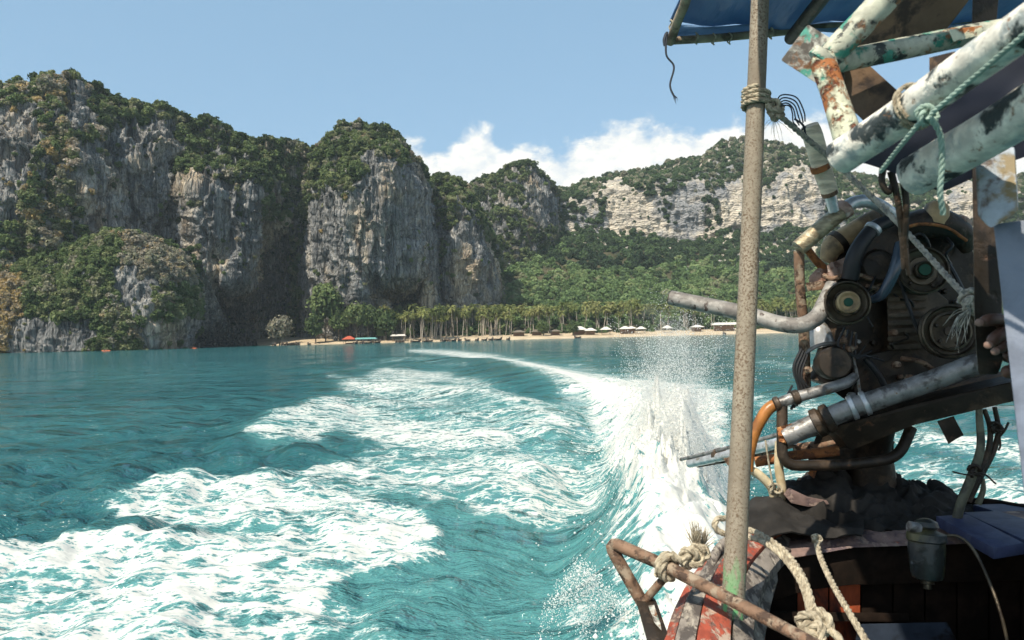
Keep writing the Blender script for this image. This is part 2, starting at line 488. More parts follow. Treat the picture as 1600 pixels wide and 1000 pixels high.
# --- left headland: lit prow at the far left, then a shaded wall running back
cols = [
 [(-420, 556, 330), (-420, 420, 338), (-420, 300, 345), (-420, 230, 360), (-420, 190, 385)],
 [(-200, 554, 332), (-200, 420, 340), (-200, 300, 345), (-200, 210, 360), (-200, 165, 385)],
 [(-40, 552, 338), (-40, 420, 345), (-40, 280, 350), (-40, 190, 362), (-40, 150, 385)],
 [(20, 551, 340), (20, 420, 345), (20, 280, 350), (20, 180, 362), (30, 143, 385)],
 [(80, 550, 344), (80, 420, 350), (80, 280, 353), (80, 170, 364), (85, 126, 380)],
 [(125, 549, 352), (125, 430, 358), (122, 290, 360), (118, 200, 368), (118, 138, 385)],
 [(160, 548, 372), (160, 430, 376), (155, 320, 376), (150, 230, 386), (150, 166, 402)],
 [(200, 547, 392), (200, 440, 398), (200, 350, 394), (198, 260, 392), (196, 166, 408)],
 [(262, 546, 414), (262, 450, 416), (262, 360, 410), (264, 260, 404), (262, 188, 420)],
 [(278, 545, 432), (278, 460, 432), (280, 380, 428), (284, 290, 416), (290, 193, 424)],
 [(310, 544, 470), (310, 478, 455), (310, 420, 410), (312, 300, 404), (318, 202, 426)],
 [(360, 543, 480), (360, 480, 470), (360, 430, 412), (360, 300, 406), (360, 214, 428)],
 [(395, 542, 490), (395, 485, 485), (395, 435, 422), (395, 310, 412), (400, 222, 432)],
 [(412, 541, 500), (412, 480, 496), (412, 420, 470), (410, 320, 424), (418, 224, 436)],
 [(450, 540, 505), (450, 480, 502), (450, 420, 488), (448, 330, 440), (450, 226, 446)],
 [(490, 539, 486), (490, 480, 484), (490, 420, 478), (490, 340, 466), (490, 243, 466)],
 [(540, 538, 500), (540, 480, 498), (540, 420, 494), (540, 340, 490), (540, 262, 490)],
]
o, G, Q, Nn, cr, b1 = loft('headland_cliff', cols, 470, 300, M_ROCK, seed=3)
rock = [[(-20, 185), (62, 165), (72, 230), (52, 300), (30, 360), (-20, 360)],
        [(96, 135), (124, 140), (122, 220), (100, 220)],
        [(112, 235), (180, 205), (235, 195), (272, 205), (272, 405), (215, 385), (150, 390), (118, 350)],
        [(282, 285), (340, 288), (400, 290), (398, 470), (330, 480), (285, 470)],
        [(280, 430), (480, 430), (500, 560), (270, 560)],
        [(392, 335), (500, 350), (500, 520), (400, 520)],
        [(10, 480), (160, 500), (160, 560), (-30, 560)]]
def tint_head(px, py, tn, r):
    tn = tn + 0.30 * (px < 135) * (r.random(len(px)) < 0.6)
    tn = np.where((px < 70) & (py > 425), 0.84 + 0.12 * r.random(len(px)), tn)
    return np.where((px < 25) & (py > 330) & (py < 420), 0.40, tn)
plant('cliff', G, Q, Nn, 5600, rock, 0.06, (1.0, 3.1), (0.0, 0.70), 5, cr, b1, -0.42, tint_head, ncrest=900)

# --- the wooded mound at the foot of the headland
cols = [
 [(-60, 552, 318), (-60, 520, 320), (-60, 480, 326), (-60, 440, 336)],
 [(10, 551, 318), (10, 520, 320), (10, 480, 325), (10, 430, 338)],
 [(70, 551, 316), (70, 510, 318), (70, 460, 324), (80, 415, 338)],
 [(120, 550, 316), (125, 500, 317), (125, 440, 324), (130, 395, 340)],
 [(185, 549, 318), (185, 490, 318), (185, 425, 325), (185, 376, 345)],
 [(240, 548, 326), (240, 490, 322), (240, 430, 330), (235, 390, 350)],
 [(275, 547, 345), (280, 500, 338), (284, 450, 344), (278, 412, 360)],
 [(290, 546, 385), (298, 510, 380), (300, 470, 382), (292, 450, 388)],
]
o, G, Q, Nn, cr, b1 = loft('wooded_mound', cols, 210, 120, M_ROCK, 0.55, seed=23, back=(14, 40))
rock = [[(186, 428), (240, 440), (236, 500), (200, 490), (186, 470)], [(20, 500), (150, 505), (150, 556), (20, 556)], [(225, 500), (300, 490), (300, 556), (225, 556)]]
def tint_mound(px, py, tn, r):
    tn = np.where((px > 190) & (py < 450), 0.70 + 0.14 * r.random(len(px)), tn)
    return np.where((px < 45) & (py > 440), 0.80 + 0.15 * r.random(len(px)), tn)
plant('cliff', G, Q, Nn, 2200, rock, 0.06, (0.9, 2.7), (0.15, 0.72), 8, cr, b1, -0.8, tint_mound, ncrest=160)

# --- the big round-topped tower
cols = [
 [(462, 540, 500), (462, 470, 500), (462, 400, 496), (462, 330, 490), (462, 300, 486), (465, 292, 490)],
 [(484, 539, 462), (482, 470, 458), (478, 400, 452), (478, 330, 450), (482, 288, 450), (484, 262, 462)],
 [(500, 538, 444), (498, 470, 438), (494, 400, 432), (492, 330, 430), (498, 270, 436), (502, 240, 452)],
 [(530, 537, 432), (528, 470, 424), (526, 400, 418), (524, 320, 418), (526, 255, 428), (532, 216, 448)],
 [(565, 536, 424), (562, 470, 412), (560, 400, 408), (560, 320, 408), (562, 250, 420), (572, 205, 446)],
 [(600, 535, 482), (600, 472, 476), (600, 425, 420), (600, 320, 412), (600, 250, 418), (606, 208, 446)],
 [(640, 534, 490), (640, 470, 486), (636, 425, 432), (632, 320, 426), (628, 260, 430), (632, 226, 452)],
 [(672, 533, 462), (668, 470, 456), (662, 410, 452), (652, 330, 450), (646, 280, 454), (648, 254, 464)],
 [(694, 532, 482), (692, 470, 480), (686, 410, 476), (672, 350, 474), (662, 310, 476), (660, 282, 482)],
 [(708, 531, 505), (706, 470, 505), (702, 420, 503), (690, 365, 500), (674, 325, 500), (670, 302, 502)],
 [(712, 530, 520), (710, 470, 520), (706, 430, 520), (696, 385, 520), (682, 345, 520), (676, 322, 520)],
]
o, G, Q, Nn, cr, b1 = loft('limestone_tower', cols, 300, 300, M_ROCK, 0.85, seed=41, back=(22, 60))
rock = [[(484, 318), (520, 300), (546, 316), (572, 300), (574, 238), (600, 250), (652, 262), (668, 300), (684, 350), (715, 430), (715, 545), (480, 545), (476, 380)]]
plant('cliff', G, Q, Nn, 2300, rock, 0.02, (1.0, 3.0), (0.1, 0.78), 12, cr, b1, -0.55, None, ncrest=320)

# --- two lower towers behind it
cols = [
 [(655, 520, 508), (655, 450, 508), (655, 380, 508), (655, 310, 508), (655, 292, 514)],
 [(680, 520, 496), (680, 450, 494), (680, 380, 493), (680, 310, 496), (684, 278, 510)],
 [(706, 519, 484), (704, 450, 480), (702, 380, 478), (704, 320, 486), (706, 284, 506)],
 [(730, 518, 482), (730, 450, 476), (728, 385, 476), (728, 330, 488), (726, 298, 514)],
 [(752, 518, 496), (750, 450, 493), (746, 400, 493), (742, 360, 500), (738, 325, 518)],
 [(770, 517, 523), (768, 450, 523), (764, 415, 526), (758, 385, 533), (752, 352, 538)],
 [(785, 516, 558), (785, 470, 558), (783, 440, 560), (778, 415, 563), (772, 390, 568)],
]
o, G, Q, Nn, cr, b1 = loft('slender_tower', cols, 130, 190, M_ROCK, 0.8, seed=57, back=(20, 60))
rock = [[(704, 372), (726, 345), (752, 372), (772, 420), (775, 500), (700, 500)]]
plant('cliff', G, Q, Nn, 900, rock, 0.07, (1.2, 3.3), (0.05, 0.7), 15, cr, b1, -0.7, None, ncrest=160)
cols = [
 [(690, 500, 660), (690, 420, 660), (690, 350, 655), (690, 320, 660), (692, 312, 672)],
 [(725, 500, 650), (725, 420, 648), (725, 360, 645), (725, 320, 650), (728, 296, 668)],
 [(770, 500, 640), (770, 420, 636), (770, 360, 634), (770, 310, 642), (772, 280, 664)],
 [(808, 500, 632), (806, 420, 628), (805, 350, 626), (806, 300, 634), (808, 266, 658)],
 [(835, 500, 640), (835, 420, 638), (834, 350, 636), (832, 300, 642), (828, 266, 660)],
 [(858, 500, 668), (858, 420, 668), (858, 350, 668), (856, 310, 670), (852, 284, 682)],
 [(872, 500, 710), (872, 420, 710), (872, 360, 710), (872, 330, 712), (868, 306, 720)],
]
o, G, Q, Nn, cr, b1 = loft('shoulder_peak', cols, 190, 200, M_ROCK, 0.8, seed=71, back=(24, 70))
rock = [[(816, 290), (832, 272), (852, 290), (868, 320), (868, 362), (838, 352), (818, 348)], [(785, 310), (806, 318), (800, 332), (784, 326)]]
plant('cliff', G, Q, Nn, 2000, rock, 0.08, (1.3, 3.6), (0.0, 0.66), 18, cr, b1, -0.75, None, ncrest=260)

# --- the far ridge with its pale banded wall
def ridge_col(px, crest, walltop, wallfoot, d0=700):
    return [(px, 500, d0 - 170), (px, 450, d0 - 100), (px, wallfoot + 8, d0 - 12), (px, wallfoot, d0), (px, (walltop + wallfoot) / 2, d0 + 6), (px, walltop, d0 + 16), (px, (walltop + crest) / 2, d0 + 70), (px, crest, d0 + 150)]
cols = [ridge_col(*c) for c in (
 (770, 330, 345, 385), (850, 306, 330, 380), (880, 297, 320, 372), (912, 288, 318, 360), (925, 284, 305, 362), (940, 280, 296, 362), (975, 273, 298, 366), (1010, 268, 296, 372),
 (1040, 262, 290, 378), (1075, 255, 290, 382), (1100, 243, 292, 380), (1125, 228, 292, 366), (1152, 219, 290, 362), (1185, 220, 284, 360), (1230, 232, 272, 358),
 (1280, 248, 290, 356), (1330, 272, 310, 366), (1390, 290, 320, 380), (1440, 300, 326, 390), (1475, 292, 312, 396), (1530, 280, 300, 400), (1620, 275, 300, 405), (1760, 290, 320, 410), (1950, 310, 340, 420), (2200, 330, 370, 430))]
o, G, Q, Nn, cr, b1 = loft('ridge_cliff', cols, 620, 190, M_STRATA, 0.9, True, seed=91, back=(40, 160))
rock = [[(913, 318), (930, 312), (930, 345), (914, 345)],
        [(938, 300), (965, 280), (985, 296), (1010, 306), (1032, 300), (1036, 345), (1050, 345), (1056, 296), (1075, 285), (1100, 296), (1104, 340), (1106, 384), (1070, 380), (1020, 372), (975, 362), (944, 358)],
        [(1120, 296), (1145, 282), (1175, 290), (1162, 368), (1126, 362)],
        [(1168, 300), (1200, 290), (1235, 262), (1290, 268), (1300, 352), (1240, 362), (1170, 364)],
        [(1462, 290), (1540, 282), (1540, 400), (1475, 402)]]
def tint_ridge(px, py, tn, r):
    n = len(px)
    t = np.where(py < 300, 0.16 + 0.22 * r.random(n), 0.10 + 0.28 * r.random(n))
    t = np.where((py < 310) & (r.random(n) < 0.30), 0.97, t)
    return t
plant('hill', G, Q, Nn, 7200, rock, 0.05, (1.6, 3.8), (0.0, 0.4), 21, cr, b1, -2, tint_ridge, ncrest=700, only=[(700, 150), (2300, 150), (2300, 425), (700, 425)])

# --- forest apron between wall and palms
cols = []
for px, foot, top, dt in ((560, 532, 500, 520), (640, 530, 484, 540), (720, 528, 476, 560), (770, 526, 450, 590), (820, 525, 410, 630), (870, 523, 384, 660), (930, 522, 372, 680), (1000, 520, 378, 688), (1080, 518, 388, 690), (1160, 516, 380, 690),
                          (1250, 514, 372, 690), (1350, 511, 385, 690), (1450, 509, 400, 690), (1600, 505, 408, 690), (1800, 500, 415, 690), (2100, 492, 430, 690), (2600, 480, 440, 690)):
    z1 = foot - 6
    cols.append([(px, z1, 455), (px, z1 - (z1 - top) * 0.22, 500), (px, z1 - (z1 - top) * 0.5, 500 + (dt - 500) * 0.45), (px, z1 - (z1 - top) * 0.78, 500 + (dt - 500) * 0.78), (px, top, dt)])
mg, tg = new_mat('forest_floor')
tg.out(tg.bsdf(tg.ramp(tg.noise(tg.coords((0.1, 0.1, 0.1)), 1, 5), [(0.3, (0.035, 0.040, 0.02)), (0.7, (0.10, 0.085, 0.05))]), 0.95, spec=0.1))
o, G, Q, Nn, cr, b1 = loft('forest_slope', cols, 330, 110, mg, 0.25, seed=111, back=(20, 30))
def tint_forest(px, py, tn, r):
    n = len(px)
    q = fbm(np.stack([px / 34, py / 16, px * 0], -1), 3, 77)
    band = np.where(py < 418 + 10 * np.sin(px / 47), 0.13, np.where(py < 470, 0.60, 0.50))
    return np.clip(band + 0.26 * q + 0.17 * r.normal(size=n), 0.0, 0.93)
plant('hill', G, Q, Nn, 5000, (), 1, (1.6, 4.6), (0.2, 0.8), 25, cr, b1, -2, tint_forest, ncrest=500)

ru = np.random.default_rng(66); nb_ = 420
bpx = ru.uniform(590, 1310, nb_); bdd = ru.uniform(446, 486, nb_)
bp_ = PN(bpx, 500 + 0 * bpx, bdd); bp_[:, 2] = np.interp(bdd, [414, 424, 440, 458, 480, 520], [-.25, 1.1, 2.3, 3.6, 4.6, 6.0]) + .4
VEG['hill'].append((bp_, ru.uniform(.6, 2.0, nb_), ru.uniform(.1, .6, nb_), 1.0))
for kind, coll, nm, lab in (('cliff', VC_CLIFF, 'cliff_vegetation', 'olive shrubs and small trees clinging to the limestone cliffs'),
                            ('hill', VC_HILL, 'hillside_forest', 'green forest covering the slope and ridge behind the beach')):
    pos = np.concatenate([s[0] for s in VEG[kind]]); rr = np.concatenate([s[1] for s in VEG[kind]]); tn = np.concatenate([s[2] for s in VEG[kind]])
    n = len(pos); r = np.random.default_rng(3)
    scl = np.stack([rr * r.uniform(0.85, 1.25, n), rr * r.uniform(0.85, 1.25, n), rr * r.uniform(0.8, 1.25, n)], 1)
    rot = np.stack([r.normal(0, 0.25, n), r.normal(0, 0.25, n), r.uniform(0, 6.28, n)], 1)
    scatter(nm, coll, pos, scl, rot, r.integers(0, 5, n), np.clip(tn, 0, 1), lab, 'forest')

# ================================================================== BEACH
ms_, ts = new_mat('beach_sand')
pos = ts.n('ShaderNodeNewGeometry').outputs['Position']
sc1 = ts.noise(ts.coords((0.12, 0.5, 0.5), vec=pos), 1, 6, 0.6)
ts.out(ts.bsdf(ts.ramp(sc1, [(0.32, (0.24, 0.17, 0.105)), (0.5, (0.50, 0.395, 0.265)), (0.7, (0.62, 0.52, 0.37))]), 0.9, spec=0.2))
def beach_z(d, wob=0):
    return np.interp(d, [405, 414, 424, 440, 458, 480, 520], [-2.0, -0.25, 1.1, 2.3, 3.6, 4.6, 6.0]) + wob
bx = np.linspace(380, 2700, 240); bd = np.array([404, 410, 413, 416, 420, 425, 432, 440, 450, 462, 480, 520.])
Bp = PN(bx[:, None] + 0 * bd, 500 + 0 * bx[:, None] + 0 * bd, bd[None] + 0 * bx[:, None])
BEND = ([380, 440, 480, 560, 620, 700], [22, 0, -12, -14, -8, 0])
bend = np.interp(bx, *BEND)
Bp[..., 1] += bend[:, None] + 1.6 * vnoise(np.stack([bx / 31, bx * 0, bx * 0], -1))[:, None]
Bp[..., 2] = beach_z(bd)[None] + 0.25 * fbm((Bp / 9).reshape(-1, 3), 3, 5).reshape(Bp.shape[:2])
tag(link('beach', mesh_from('beach', Bp.reshape(-1, 3), grid_faces(len(bx), len(bd)), ms_)), kind='structure')
def on_beach(px, d):
    q = P(px, 500, d); return Vector((q.x, q.y, float(beach_z(d - float(np.interp(px, *BEND))))))

# ================================================================== SEA
fine = np.radians(np.linspace(-47, 47, 760))
coarse = np.radians(np.concatenate([np.linspace(-180, -49, 60), ]))
ang = np.concatenate([coarse, fine, -coarse[::-1][:-1]])
inv = CAM_H * FPX / np.linspace(CAM_H * FPX / 2.0, CAM_H * FPX / 330, 560)
lg = np.geomspace(2.0, 420, 170)
rad = np.unique(np.concatenate([[0.02, 0.8, 1.5], inv, lg, np.geomspace(440, 30000, 30)]))
rad = rad[np.concatenate([[True], np.diff(rad) / rad[1:] > 0.0012])]
A_, D_ = np.meshgrid(ang, rad, indexing='ij')
W = np.stack([np.sin(A_) * D_, np.cos(A_) * D_, 0 * D_], -1)
nu, nv = W.shape[:2]
fl = W.reshape(-1, 3)
px, py, dep = project(fl)
ok = (dep > 1.0)
px = np.where(ok, px, -5000); py = np.where(ok, py, 5000)
hor = py - (525 - 0.0247 * (px - 800))          # pixels below the horizon
gap = np.maximum(np.gradient(rad)[None, :] + 0 * D_, D_ * 0.0022).ravel()

# foam layout, drawn as soft patches on the water plane
GW, GH = 640, 400
gx, gy = np.meshgrid(np.linspace(-800, 2400, GW), np.linspace(480, 1480, GH))
def blur(a, n):
    for _ in range(n):
        a = 0.25 * np.roll(a, 1, 0) + 0.5 * a + 0.25 * np.roll(a, -1, 0)
        a = 0.25 * np.roll(a, 1, 1) + 0.5 * a + 0.25 * np.roll(a, -1, 1)
    return a
foam = np.zeros((GH, GW)); aer = np.zeros((GH, GW))
def patch(poly, val, n=2, tgt=None):
    global foam
    k = blur(in_poly(gx, gy, poly).astype(float), n) * val
    foam = np.maximum(foam, k)
def streak(path, wid, val, n=1):
    global foam
    path = np.array(path, float); best = np.full(gx.shape, 1e9)
    wd = np.broadcast_to(np.asarray(wid, float), (len(path),))
    for i in range(len(path) - 1):
        a, b = path[i], path[i + 1]; ab = b - a
        t = np.clip(((gx - a[0]) * ab[0] + (gy - a[1]) * ab[1]) / (ab @ ab), 0, 1)
        ww = wd[i] * (1 - t) + wd[i + 1] * t
        dd = np.hypot(gx - a[0] - t * ab[0], (gy - a[1] - t * ab[1]) * 1.6) / ww
        best = np.minimum(best, dd)
    foam = np.maximum(foam, np.clip(1.25 - best, 0, 1) * val)
# outer (left) breaking crests and the foam sheets they leave
patch([(370, 684), (430, 655), (520, 622), (600, 636), (690, 660), (800, 672), (820, 700), (700, 700), (600, 690), (540, 672), (480, 690), (420, 696)], 0.80)
patch([(600, 690), (700, 690), (820, 715), (860, 750), (780, 780), (640, 780), (480, 780), (420, 752), (520, 715)], 0.60)
patch([(165, 790), (230, 766), (330, 752), (420, 750), (560, 775), (660, 795), (690, 840), (620, 872), (520, 886), (430, 880), (330, 850), (250, 815), (180, 806)], 0.84)
patch([(-400, 905), (-100, 880), (0, 866), (90, 846), (200, 840), (330, 846), (440, 870), (560, 884), (520, 920), (480, 990), (460, 1060), (300, 1100), (-400, 1150)], 0.86)
patch([(430, 840), (560, 830), (680, 845), (700, 862), (610, 885), (500, 900)], 0.72)
patch([(440, 930), (560, 935), (640, 1000), (600, 1060), (420, 1060)], 0.42)
patch([(-900, 960), (-300, 905), (-300, 1150), (-900, 1250)], 0.7)
# lace between the crests
patch([(520, 600), (640, 585), (760, 600), (900, 650), (970, 700), (960, 770), (880, 810), (740, 800), (690, 740), (620, 690)], 0.56, 4)
patch([(560, 590), (600, 572), (700, 578), (780, 600), (700, 612), (620, 606)], 0.62)
streak([(540, 600), (600, 606), (680, 612), (760, 625), (840, 655), (880, 668)], 13, 0.80)
streak([(515, 588), (560, 592), (600, 590)], 6, 0.6)
streak([(560, 570), (640, 560), (730, 572)], 5, 0.45)
streak([(700, 720), (780, 745), (860, 765)], 14, 0.65)
patch([(880, 560), (1120, 600), (1120, 800), (1000, 860), (900, 740), (860, 650)], 0.42, 5)
# the churned race behind the propeller
streak([(640, 548), (700, 551), (770, 560), (850, 580), (920, 606), (980, 640), (1030, 690), (1060, 760), (1070, 860), (1075, 1000), (1080, 1150)], [5, 9, 13, 26, 50, 86, 112, 122, 112, 108, 120], 1.0)
patch([(900, 598), (1010, 590), (1120, 602), (1150, 700), (1150, 1100), (1000, 1100), (992, 860), (960, 760), (930, 680)], 0.97, 3)
streak([(700, 551), (830, 570), (930, 590), (1000, 600)], [6, 12, 20, 26], 0.85)
streak([(1080, 600), (1180, 625), (1300, 650), (1500, 690), (1700, 730)], [20, 26, 30, 34, 40], 0.66)
streak([(1150, 700), (1300, 740), (1450, 745), (1650, 800)], [30, 40, 45, 50], 0.62)
streak([(1150, 560), (1250, 572), (1400, 590)], [6, 8, 10], 0.5)
streak([(1010, 720), (985, 800), (975, 900), (975, 1000), (990, 1150)], [40, 38, 36, 40, 50], 0.66)
streak([(900, 1010), (900, 960), (925, 920)], [45, 34, 14], 0.62)
streak([(600, 1000), (700, 980), (800, 985)], 8, 0.35)
foam = blur(foam, 1)
aer = blur(np.maximum(blur(foam, 10) * 1.1, in_poly(gx, gy, [(700, 640), (1100, 620), (1150, 1480), (-400, 1480), (-200, 960), (500, 800)]) * 0.85), 8)
def samp(img):
    fx = np.clip((px + 800) / 3200 * (GW - 1), 0, GW - 1.001); fy = np.clip((py - 480) / 1000 * (GH - 1), 0, GH - 1.001)
    ix = fx.astype(int); iy = fy.astype(int); fx -= ix; fy -= iy
    v = img[iy, ix] * (1 - fx) * (1 - fy) + img[iy, ix + 1] * fx * (1 - fy) + img[iy + 1, ix] * (1 - fx) * fy + img[iy + 1, ix + 1] * fx * fy
    return v * (px > -795) * (px < 2395) * (py > 481) * (py < 1475)
FO = samp(foam); AE = samp(aer)
brk = fbm(fl / [2.6, 1.5, 1], 4, 71) ; brk2 = fbm(fl / [0.8, 0.5, 1], 3, 73)
solid = np.clip((FO - 0.9) * 10, 0, 1)
FO = np.where(FO > 0.02, FO * 0.95 + (0.30 * brk + 0.10 * brk2) * (1 - solid) * np.clip(FO * 3, 0, 1), FO)
FO = np.maximum(FO, 1.35 * solid)
# surface: wind chop, the diverging wake crests, lumpy foam
z = np.zeros(len(fl)); r = np.random.default_rng(5)
for lam, n, a in ((9, 4, .018), (4.5, 6, .016), (2.4, 8, .018), (1.3, 9, .017), (0.7, 9, .012), (0.42, 8, .008)):
    for k in range(n):
        th = r.normal(math.radians(205), 0.75); l = lam * r.uniform(0.75, 1.3); ph = r.uniform(0, 6.28)
        q = 2 * math.pi / l * (math.cos(th) * fl[:, 0] + math.sin(th) * fl[:, 1]) + ph
        f = np.clip((l / gap - 2.2) / 3.0, 0, 1)
        z += a * f * (np.sin(q) + 0.28 * np.sin(2 * q + 1.0))
z *= (0.75 + 0.5 * fbm(fl / [22, 22, 1], 2, 8)) * (1 - 0.5 * np.clip(AE, 0, 1))
def wline(pts): return np.array([[(CAM_H * FPX / max(1e-3, (b - (525 - 0.0247 * (a - 800))))) * (a - 800) / FPX, CAM_H * FPX / (b - (525 - 0.0247 * (a - 800)))] for a, b in pts])
def ridge(pts, h, w1, w2):
    """crest along a line on the water: steep on the outer (left) side, long on the other"""
    global z
    L = wline(pts); best = np.full(len(fl), 1e9); side = np.zeros(len(fl)); al = np.zeros(len(fl))
    near = (fl[:, 0] > L[:, 0].min() - 9) & (fl[:, 0] < L[:, 0].max() + 9) & (fl[:, 1] > L[:, 1].min() - 12) & (fl[:, 1] < L[:, 1].max() + 12)
    id_ = np.where(near)[0]; p = fl[id_]
    b_ = np.full(len(id_), 1e9); s_ = np.zeros(len(id_)); e_ = np.zeros(len(id_))
    for i in range(len(L) - 1):
        a, b = L[i], L[i + 1]; ab = b - a
        t = np.clip(((p[:, 0] - a[0]) * ab[0] + (p[:, 1] - a[1]) * ab[1]) / (ab @ ab), 0, 1)
        dx = p[:, 0] - a[0] - t * ab[0]; dy = p[:, 1] - a[1] - t * ab[1]
        dd = np.hypot(dx, dy); m = dd < b_
        cr_ = ab[0] * dy - ab[1] * dx
        b_ = np.where(m, dd, b_); s_ = np.where(m, np.sign(cr_), s_); e_ = np.where(m, (i + t) / (len(L) - 1), e_)
    wd = np.where(s_ > 0, w1, w2)
    hh = h * np.sin(np.pi * np.clip(e_ * 0.9 + 0.07, 0, 1)) ** 0.7
    z[id_] += hh * np.exp(-(b_ / wd) ** 2) - 0.35 * hh * np.exp(-((b_ - 2.2 * wd) / wd) ** 2)
ridge([(360, 694), (430, 658), (520, 622), (600, 628), (700, 650)], 0.24, 0.9, 1.8)
ridge([(150, 806), (200, 776), (280, 756), (420, 752), (560, 760)], 0.17, 0.55, 1.1)
ridge([(-150, 900), (0, 866), (100, 846), (240, 846), (380, 862)], 0.11, 0.5, 0.9)
ridge([(540, 600), (640, 604), (760, 622), (850, 655), (940, 700)], 0.30, 1.2, 1.6)
ridge([(620, 560), (760, 566), (880, 600), (980, 640)], 0.40, 2.2, 2.2)
ridge([(960, 660), (1000, 740), (985, 850), (980, 1000)], 0.16, 0.4, 0.5)
ridge([(1072, 960), (1060, 890), (1050, 800), (1040, 720), (1015, 665), (985, 635), (950, 615)], 0.62, 0.55, 0.55)
race = samp(blur(np.clip(foam * 4 - 3, 0, 1) * in_poly(gx, gy, [(930, 600), (1150, 600), (1180, 1200), (960, 1200), (960, 740)]), 2))
lump = fbm(fl / [0.8, 0.8, 1], 3, 31); lump2 = fbm(fl / [0.22, 0.22, 1], 3, 37)
z += np.clip(FO, 0, 1) * (0.05 * (lump + 0.35) * np.clip((0.8 / gap - 2) / 3, 0, 1) + 0.035 * lump2 * np.clip((0.22 / gap - 2) / 3, 0, 1))
z += race * (0.30 * fbm(fl / [0.45, 0.6, 1], 4, 61, gain=0.62) + .06)
pl = np.exp(-((fl[:, 0] - 1.96 - 0.10 * (fl[:, 1] - 9.3) * 2.1) / .55) ** 2 - ((fl[:, 1] - 9.6) / 1.9) ** 2)
jag = fbm(fl / [0.16, 0.22, 1], 4, 83, gain=0.65); jag2 = fbm(fl / [0.55, 0.7, 1], 3, 87)
z += pl * (0.35 + 0.75 * np.clip(jag2 + .3, 0, 1) ** 1.5 + 1.5 * np.clip(jag + 0.1, 0, 1) ** 2)
FO = np.maximum(FO, 1.4 * np.clip(pl * 3 - .3, 0, 1))
z *= np.interp(np.hypot(fl[:, 0], fl[:, 1]), [0, 1.5, 3.0, 300, 420], [0, 0.2, 1, 1, 0.2])
fl[:, 2] = z

mw, t = new_mat('sea_water')
pos = t.n('ShaderNodeNewGeometry').outputs['Position']
foamA = t.attr('foam'); aerA = t.attr('aerated')
# foam pattern: stringy lace that closes up where the foam is dense
wv = t.noise(t.coords((0.7, 0.9, 0), vec=pos), 1.0, 4, 0.6, out=1)
warp = t.n('ShaderNodeVectorMath', _operation='MULTIPLY_ADD'); t.link(wv, warp.inputs[0]); warp.inputs[1].default_value = (0.5, 0.5, 0); t.link(pos, warp.inputs[2])
fb = t.noise(t.coords((0.5, 0.8, 0), vec=warp.outputs[0]), 1.0, 8, 0.70)
la = t.noise(t.coords((1.5, 2.6, 0), vec=warp.outputs[0], rot=(0, 0, .25)), 1.0, 5, 0.62)
lb = t.noise(t.coords((5.0, 8.0, 0), vec=pos, rot=(0, 0, .15)), 1.0, 4, 0.6)
lc = t.noise(t.coords((15.0, 22.0, 0), vec=pos), 1.0, 3, 0.6)
def ridged(n_, k): return t.math('SUBTRACT', 1.0, t.math('MULTIPLY', t.math('ABSOLUTE', t.math('SUBTRACT', n_, 0.5)), k))
pat = t.math('ADD', t.math('ADD', t.math('MULTIPLY', fb, 0.46), t.math('MULTIPLY', ridged(la, 9.0), 0.19)), t.math('ADD', t.math('MULTIPLY', ridged(lb, 9.0), 0.16), t.math('MULTIPLY', ridged(lc, 7.0), 0.10)))
thr = t.math('SUBTRACT', 0.715, t.math('MULTIPLY', foamA, 0.36))
fm = t.smooth(pat, t.math('SUBTRACT', thr, 0.09), t.math('ADD', thr, 0.09))
fm = t.math('MULTIPLY', fm, t.smooth(foamA, 0.02, 0.15))
# scattered bubbles in the aerated water
spk = t.noise(t.coords((26, 34, 0), vec=pos), 1.0, 2, 0.5)
spk2 = t.noise(t.coords((1.6, 1.6, 0), vec=pos), 1.0, 3, 0.5)
bub = t.math('MULTIPLY', t.smooth(spk, 0.70, 0.76), t.math('MULTIPLY', t.smooth(spk2, 0.50, 0.62), t.smooth(aerA, 0.3, 0.6, 0, 0.7)))
fm = t.math('MAXIMUM', fm, bub)
cl = t.noise(t.coords((0.05, 0.05, 0), vec=pos), 1.0, 3, 0.5)
deep = t.mix(t.smooth(cl, 0.35, 0.65), (0.016, 0.090, 0.098), (0.028, 0.125, 0.132))
base = t.mix(aerA, deep, (0.080, 0.245, 0.240))
r1 = t.noise(t.coords((1.0, 2.2, 0), vec=pos, rot=(0, 0, 0.25)), 1.0, 5, 0.66)
r2 = t.noise(t.coords((6, 11, 0), vec=pos, rot=(0, 0, 0.2)), 1.0, 3, 0.62)
r3 = t.noise(t.coords((0.20, 0.5, 0), vec=pos, rot=(0, 0, 0.3)), 1.0, 3, 0.6)
h = t.math('ADD', t.math('ADD', t.math('MULTIPLY', r1, 0.13), t.math('MULTIPLY', r2, 0.065)), t.math('MULTIPLY', r3, 1.0))
nb = t.bump(h, 1.0, 1.4)
water = t.bsdf(base, 0.07, 0, nb, 0.5, IOR=1.333)
fn = t.bump(t.math('MULTIPLY', t.noise(t.coords((1.8, 2.8, 0), vec=pos), 1.0, 4, 0.62), 0.08), 0.7, 1.0)
fcol = t.mix(t.smooth(fm, 0.25, 0.95), (0.28, 0.48, 0.48), (0.58, 0.575, 0.525))
fo = t.bsdf(fcol, 0.8, 0, fn, 0.15)
t.out(t.mixsh(fm, water, fo))
sea = tag(link('sea', mesh_from('sea', fl, grid_faces(nu, nv, True), mw, attrs={'foam': np.clip(FO, 0, 1.4), 'aerated': np.clip(AE, 0, 1)})), kind='structure')
